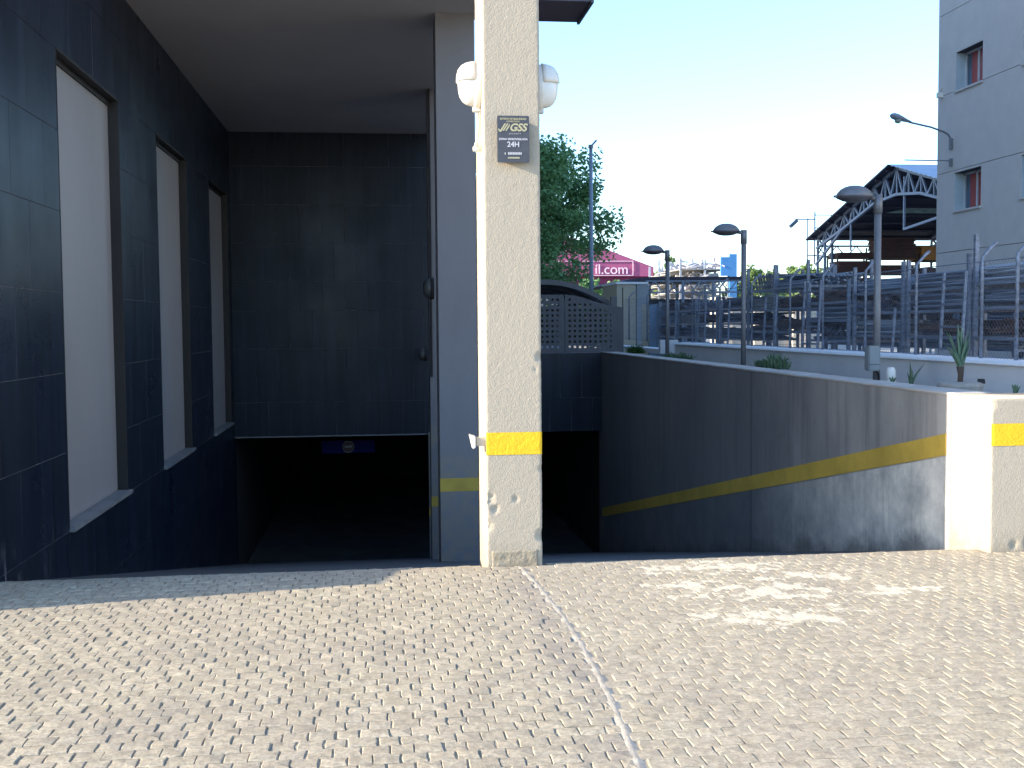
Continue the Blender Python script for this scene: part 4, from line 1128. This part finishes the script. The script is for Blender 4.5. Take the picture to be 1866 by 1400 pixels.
cn = empty('yard_canopy', (8.35, 38, -.09), label='flat dark canopy on light trusses at the far end of the yard', cat='canopy')
MB().prism([(-.15, 2.96), (.5, 3.12), (1.2, 3.2), (4.6, 3.2), (4.6, 3.30), (1.2, 3.30), (.4, 3.22), (-.2, 3.04)], 'y', 0, 5).build('roof', NAVY, cn)
mb = MB(); mb.bar((1.0, 0, 3.15), (4.6, 0, 3.15), .05).bar((1.0, 0, 2.75), (4.6, 0, 2.75), .05)
for k in range(6): x = 1.0+k*.6; mb.bar((x, 0, 2.75), (x+.3, 0, 3.15), .035).bar((x+.3, 0, 3.15), (x+.6, 0, 2.75), .035)
mb.build('truss', TRUSS, cn)
for x in (1.0, 2.3, 3.4, 4.55): MB().box((x, -.04, 0), (x+.08, .04, 3.12)).build('post', TRUSS, cn); MB().box((x, 4.8, 0), (x+.08, 4.9, 3.18)).build('post', TRUSS, cn)
MB().box((1.25, 1.2, 0), (3.2, 4.2, 2.45)).build('dark_store', DARK, label='dark store box under the yard canopy', cat='store').location = (8.6, 38, 0)
cb = empty('site_cabin', (8.25, 37, 0), label='beige and grey site cabin at the left end of the yard canopy', cat='cabin')
MB().box((-.17, 0, 0), (.52, 2.4, 2.92)).build('body', BEIGEP, cb)
MB().box((.521, -.02, 0), (.90, 2.4, 2.92)).build('grey_panel', GREYP, cb)
MB().box((.02, -.012, .3), (.05, 0, 2.8)).box((.50, -.012, 0), (.52, 0, 2.9)).build('joint', DARK, cb)
MB().box((-.20, -.06, 2.92), (.92, 2.45, 2.99)).build('roof', WHITECAP, cb)
bs = empty('sheet_stack', (7.55, 31.2, 0), label='upright blue grey corrugated sheets at the far end of the fence', cat='sheet stack')
for k, (x, m_) in enumerate(((0, BEIGEP), (.24, BLUEG), (.36, BLUEG), (.50, BLUEG), (.66, BLUEG))):
    MB().box((x, k*.05, .6), (x+(.2 if k == 0 else .11), k*.05+.03, 2.12-.03*(k % 2))).build('sheet', m_, bs)

# scaffold store with blue end panel
for k in range(3):
    st = empty('scaffold_store', (19.55+k*.9, 60+k*5.5, 0), label='%s bay of the tall pale scaffold store %s' % (('near', 'middle', 'far')[k], ('with the blue end panel', 'behind the blue panel', 'at its left end')[k]), cat='scaffold store', group='bays of the tall scaffold store')
    r = random.Random(50+k)
    W0 = -2.8-k*.1; H_ = 5.1+.2*k
    for x in (W0, W0/2, -.05):
        for y in (0, 2.4, 4.8): MB().box((x-.05, y, 0), (x+.05, y+.1, H_+r.uniform(-.1, .3))).build('post', GALVL, st)
    for z in (2.6, 3.3, 3.95, 4.55): MB().box((W0, 0, z), (0, 5, z+.06)).build('deck', PLANK, st)
    mb = MB()
    for z in (2.66, 3.36, 4.01, 4.61):
        for i in range(44):
            x = r.uniform(W0, -.5); y = r.uniform(-.1, 4); mb.bar((x, y, z+r.uniform(0, .45)), (x+r.uniform(.3, .9), y+r.uniform(-.3, .8), z+r.uniform(0, .45)), r.uniform(.06, .13))
    mb.build('stored_frames', simple('pale_aluminium', (.50, .48, .50), .6, .3, 4), st)
MB().box((19.0, 59.8, 4.2), (19.5, 59.95, 5.25)).box((19.5, 59.8, 2.6), (19.92, 59.95, 5.42)).build('blue_sign', BLUEP, label='bright blue vertical panel at the end of the scaffold store', cat='sign')
MB().box((18.2, 59.9, 2.0), (19.48, 60.3, 2.58)).build('blue_box', BLUES, label='dark blue box below the tall scaffold store', cat='box')
# pallets of cream blocks, sunlit
names_ = ['leftmost', 'second', 'third', 'fourth', 'fifth', 'rightmost']
for k in range(6):
    x = 18.1+k*1.1; y = 58+.3*(k % 2)
    t = empty('block_pallet', (x, y, 0), label='%s sunlit stack of cream blocks seen through the racks' % names_[k], cat='block stack', group='sunlit stacks of cream blocks')
    bmesh_ = None; top = 2.95-.1*(k % 3); z = .12; r = random.Random(90+k); rows_ = int(top/.24)
    for j in range(rows_):
        MB().box((r.uniform(0, .03), 0, z), (1.0-r.uniform(0, .03), 1.0, z+.215)).build('block_course', CREAMB, t); z += .24
    MB().box((0, 0, 0), (1, 1, .1)).build('pallet', PLANK, t)
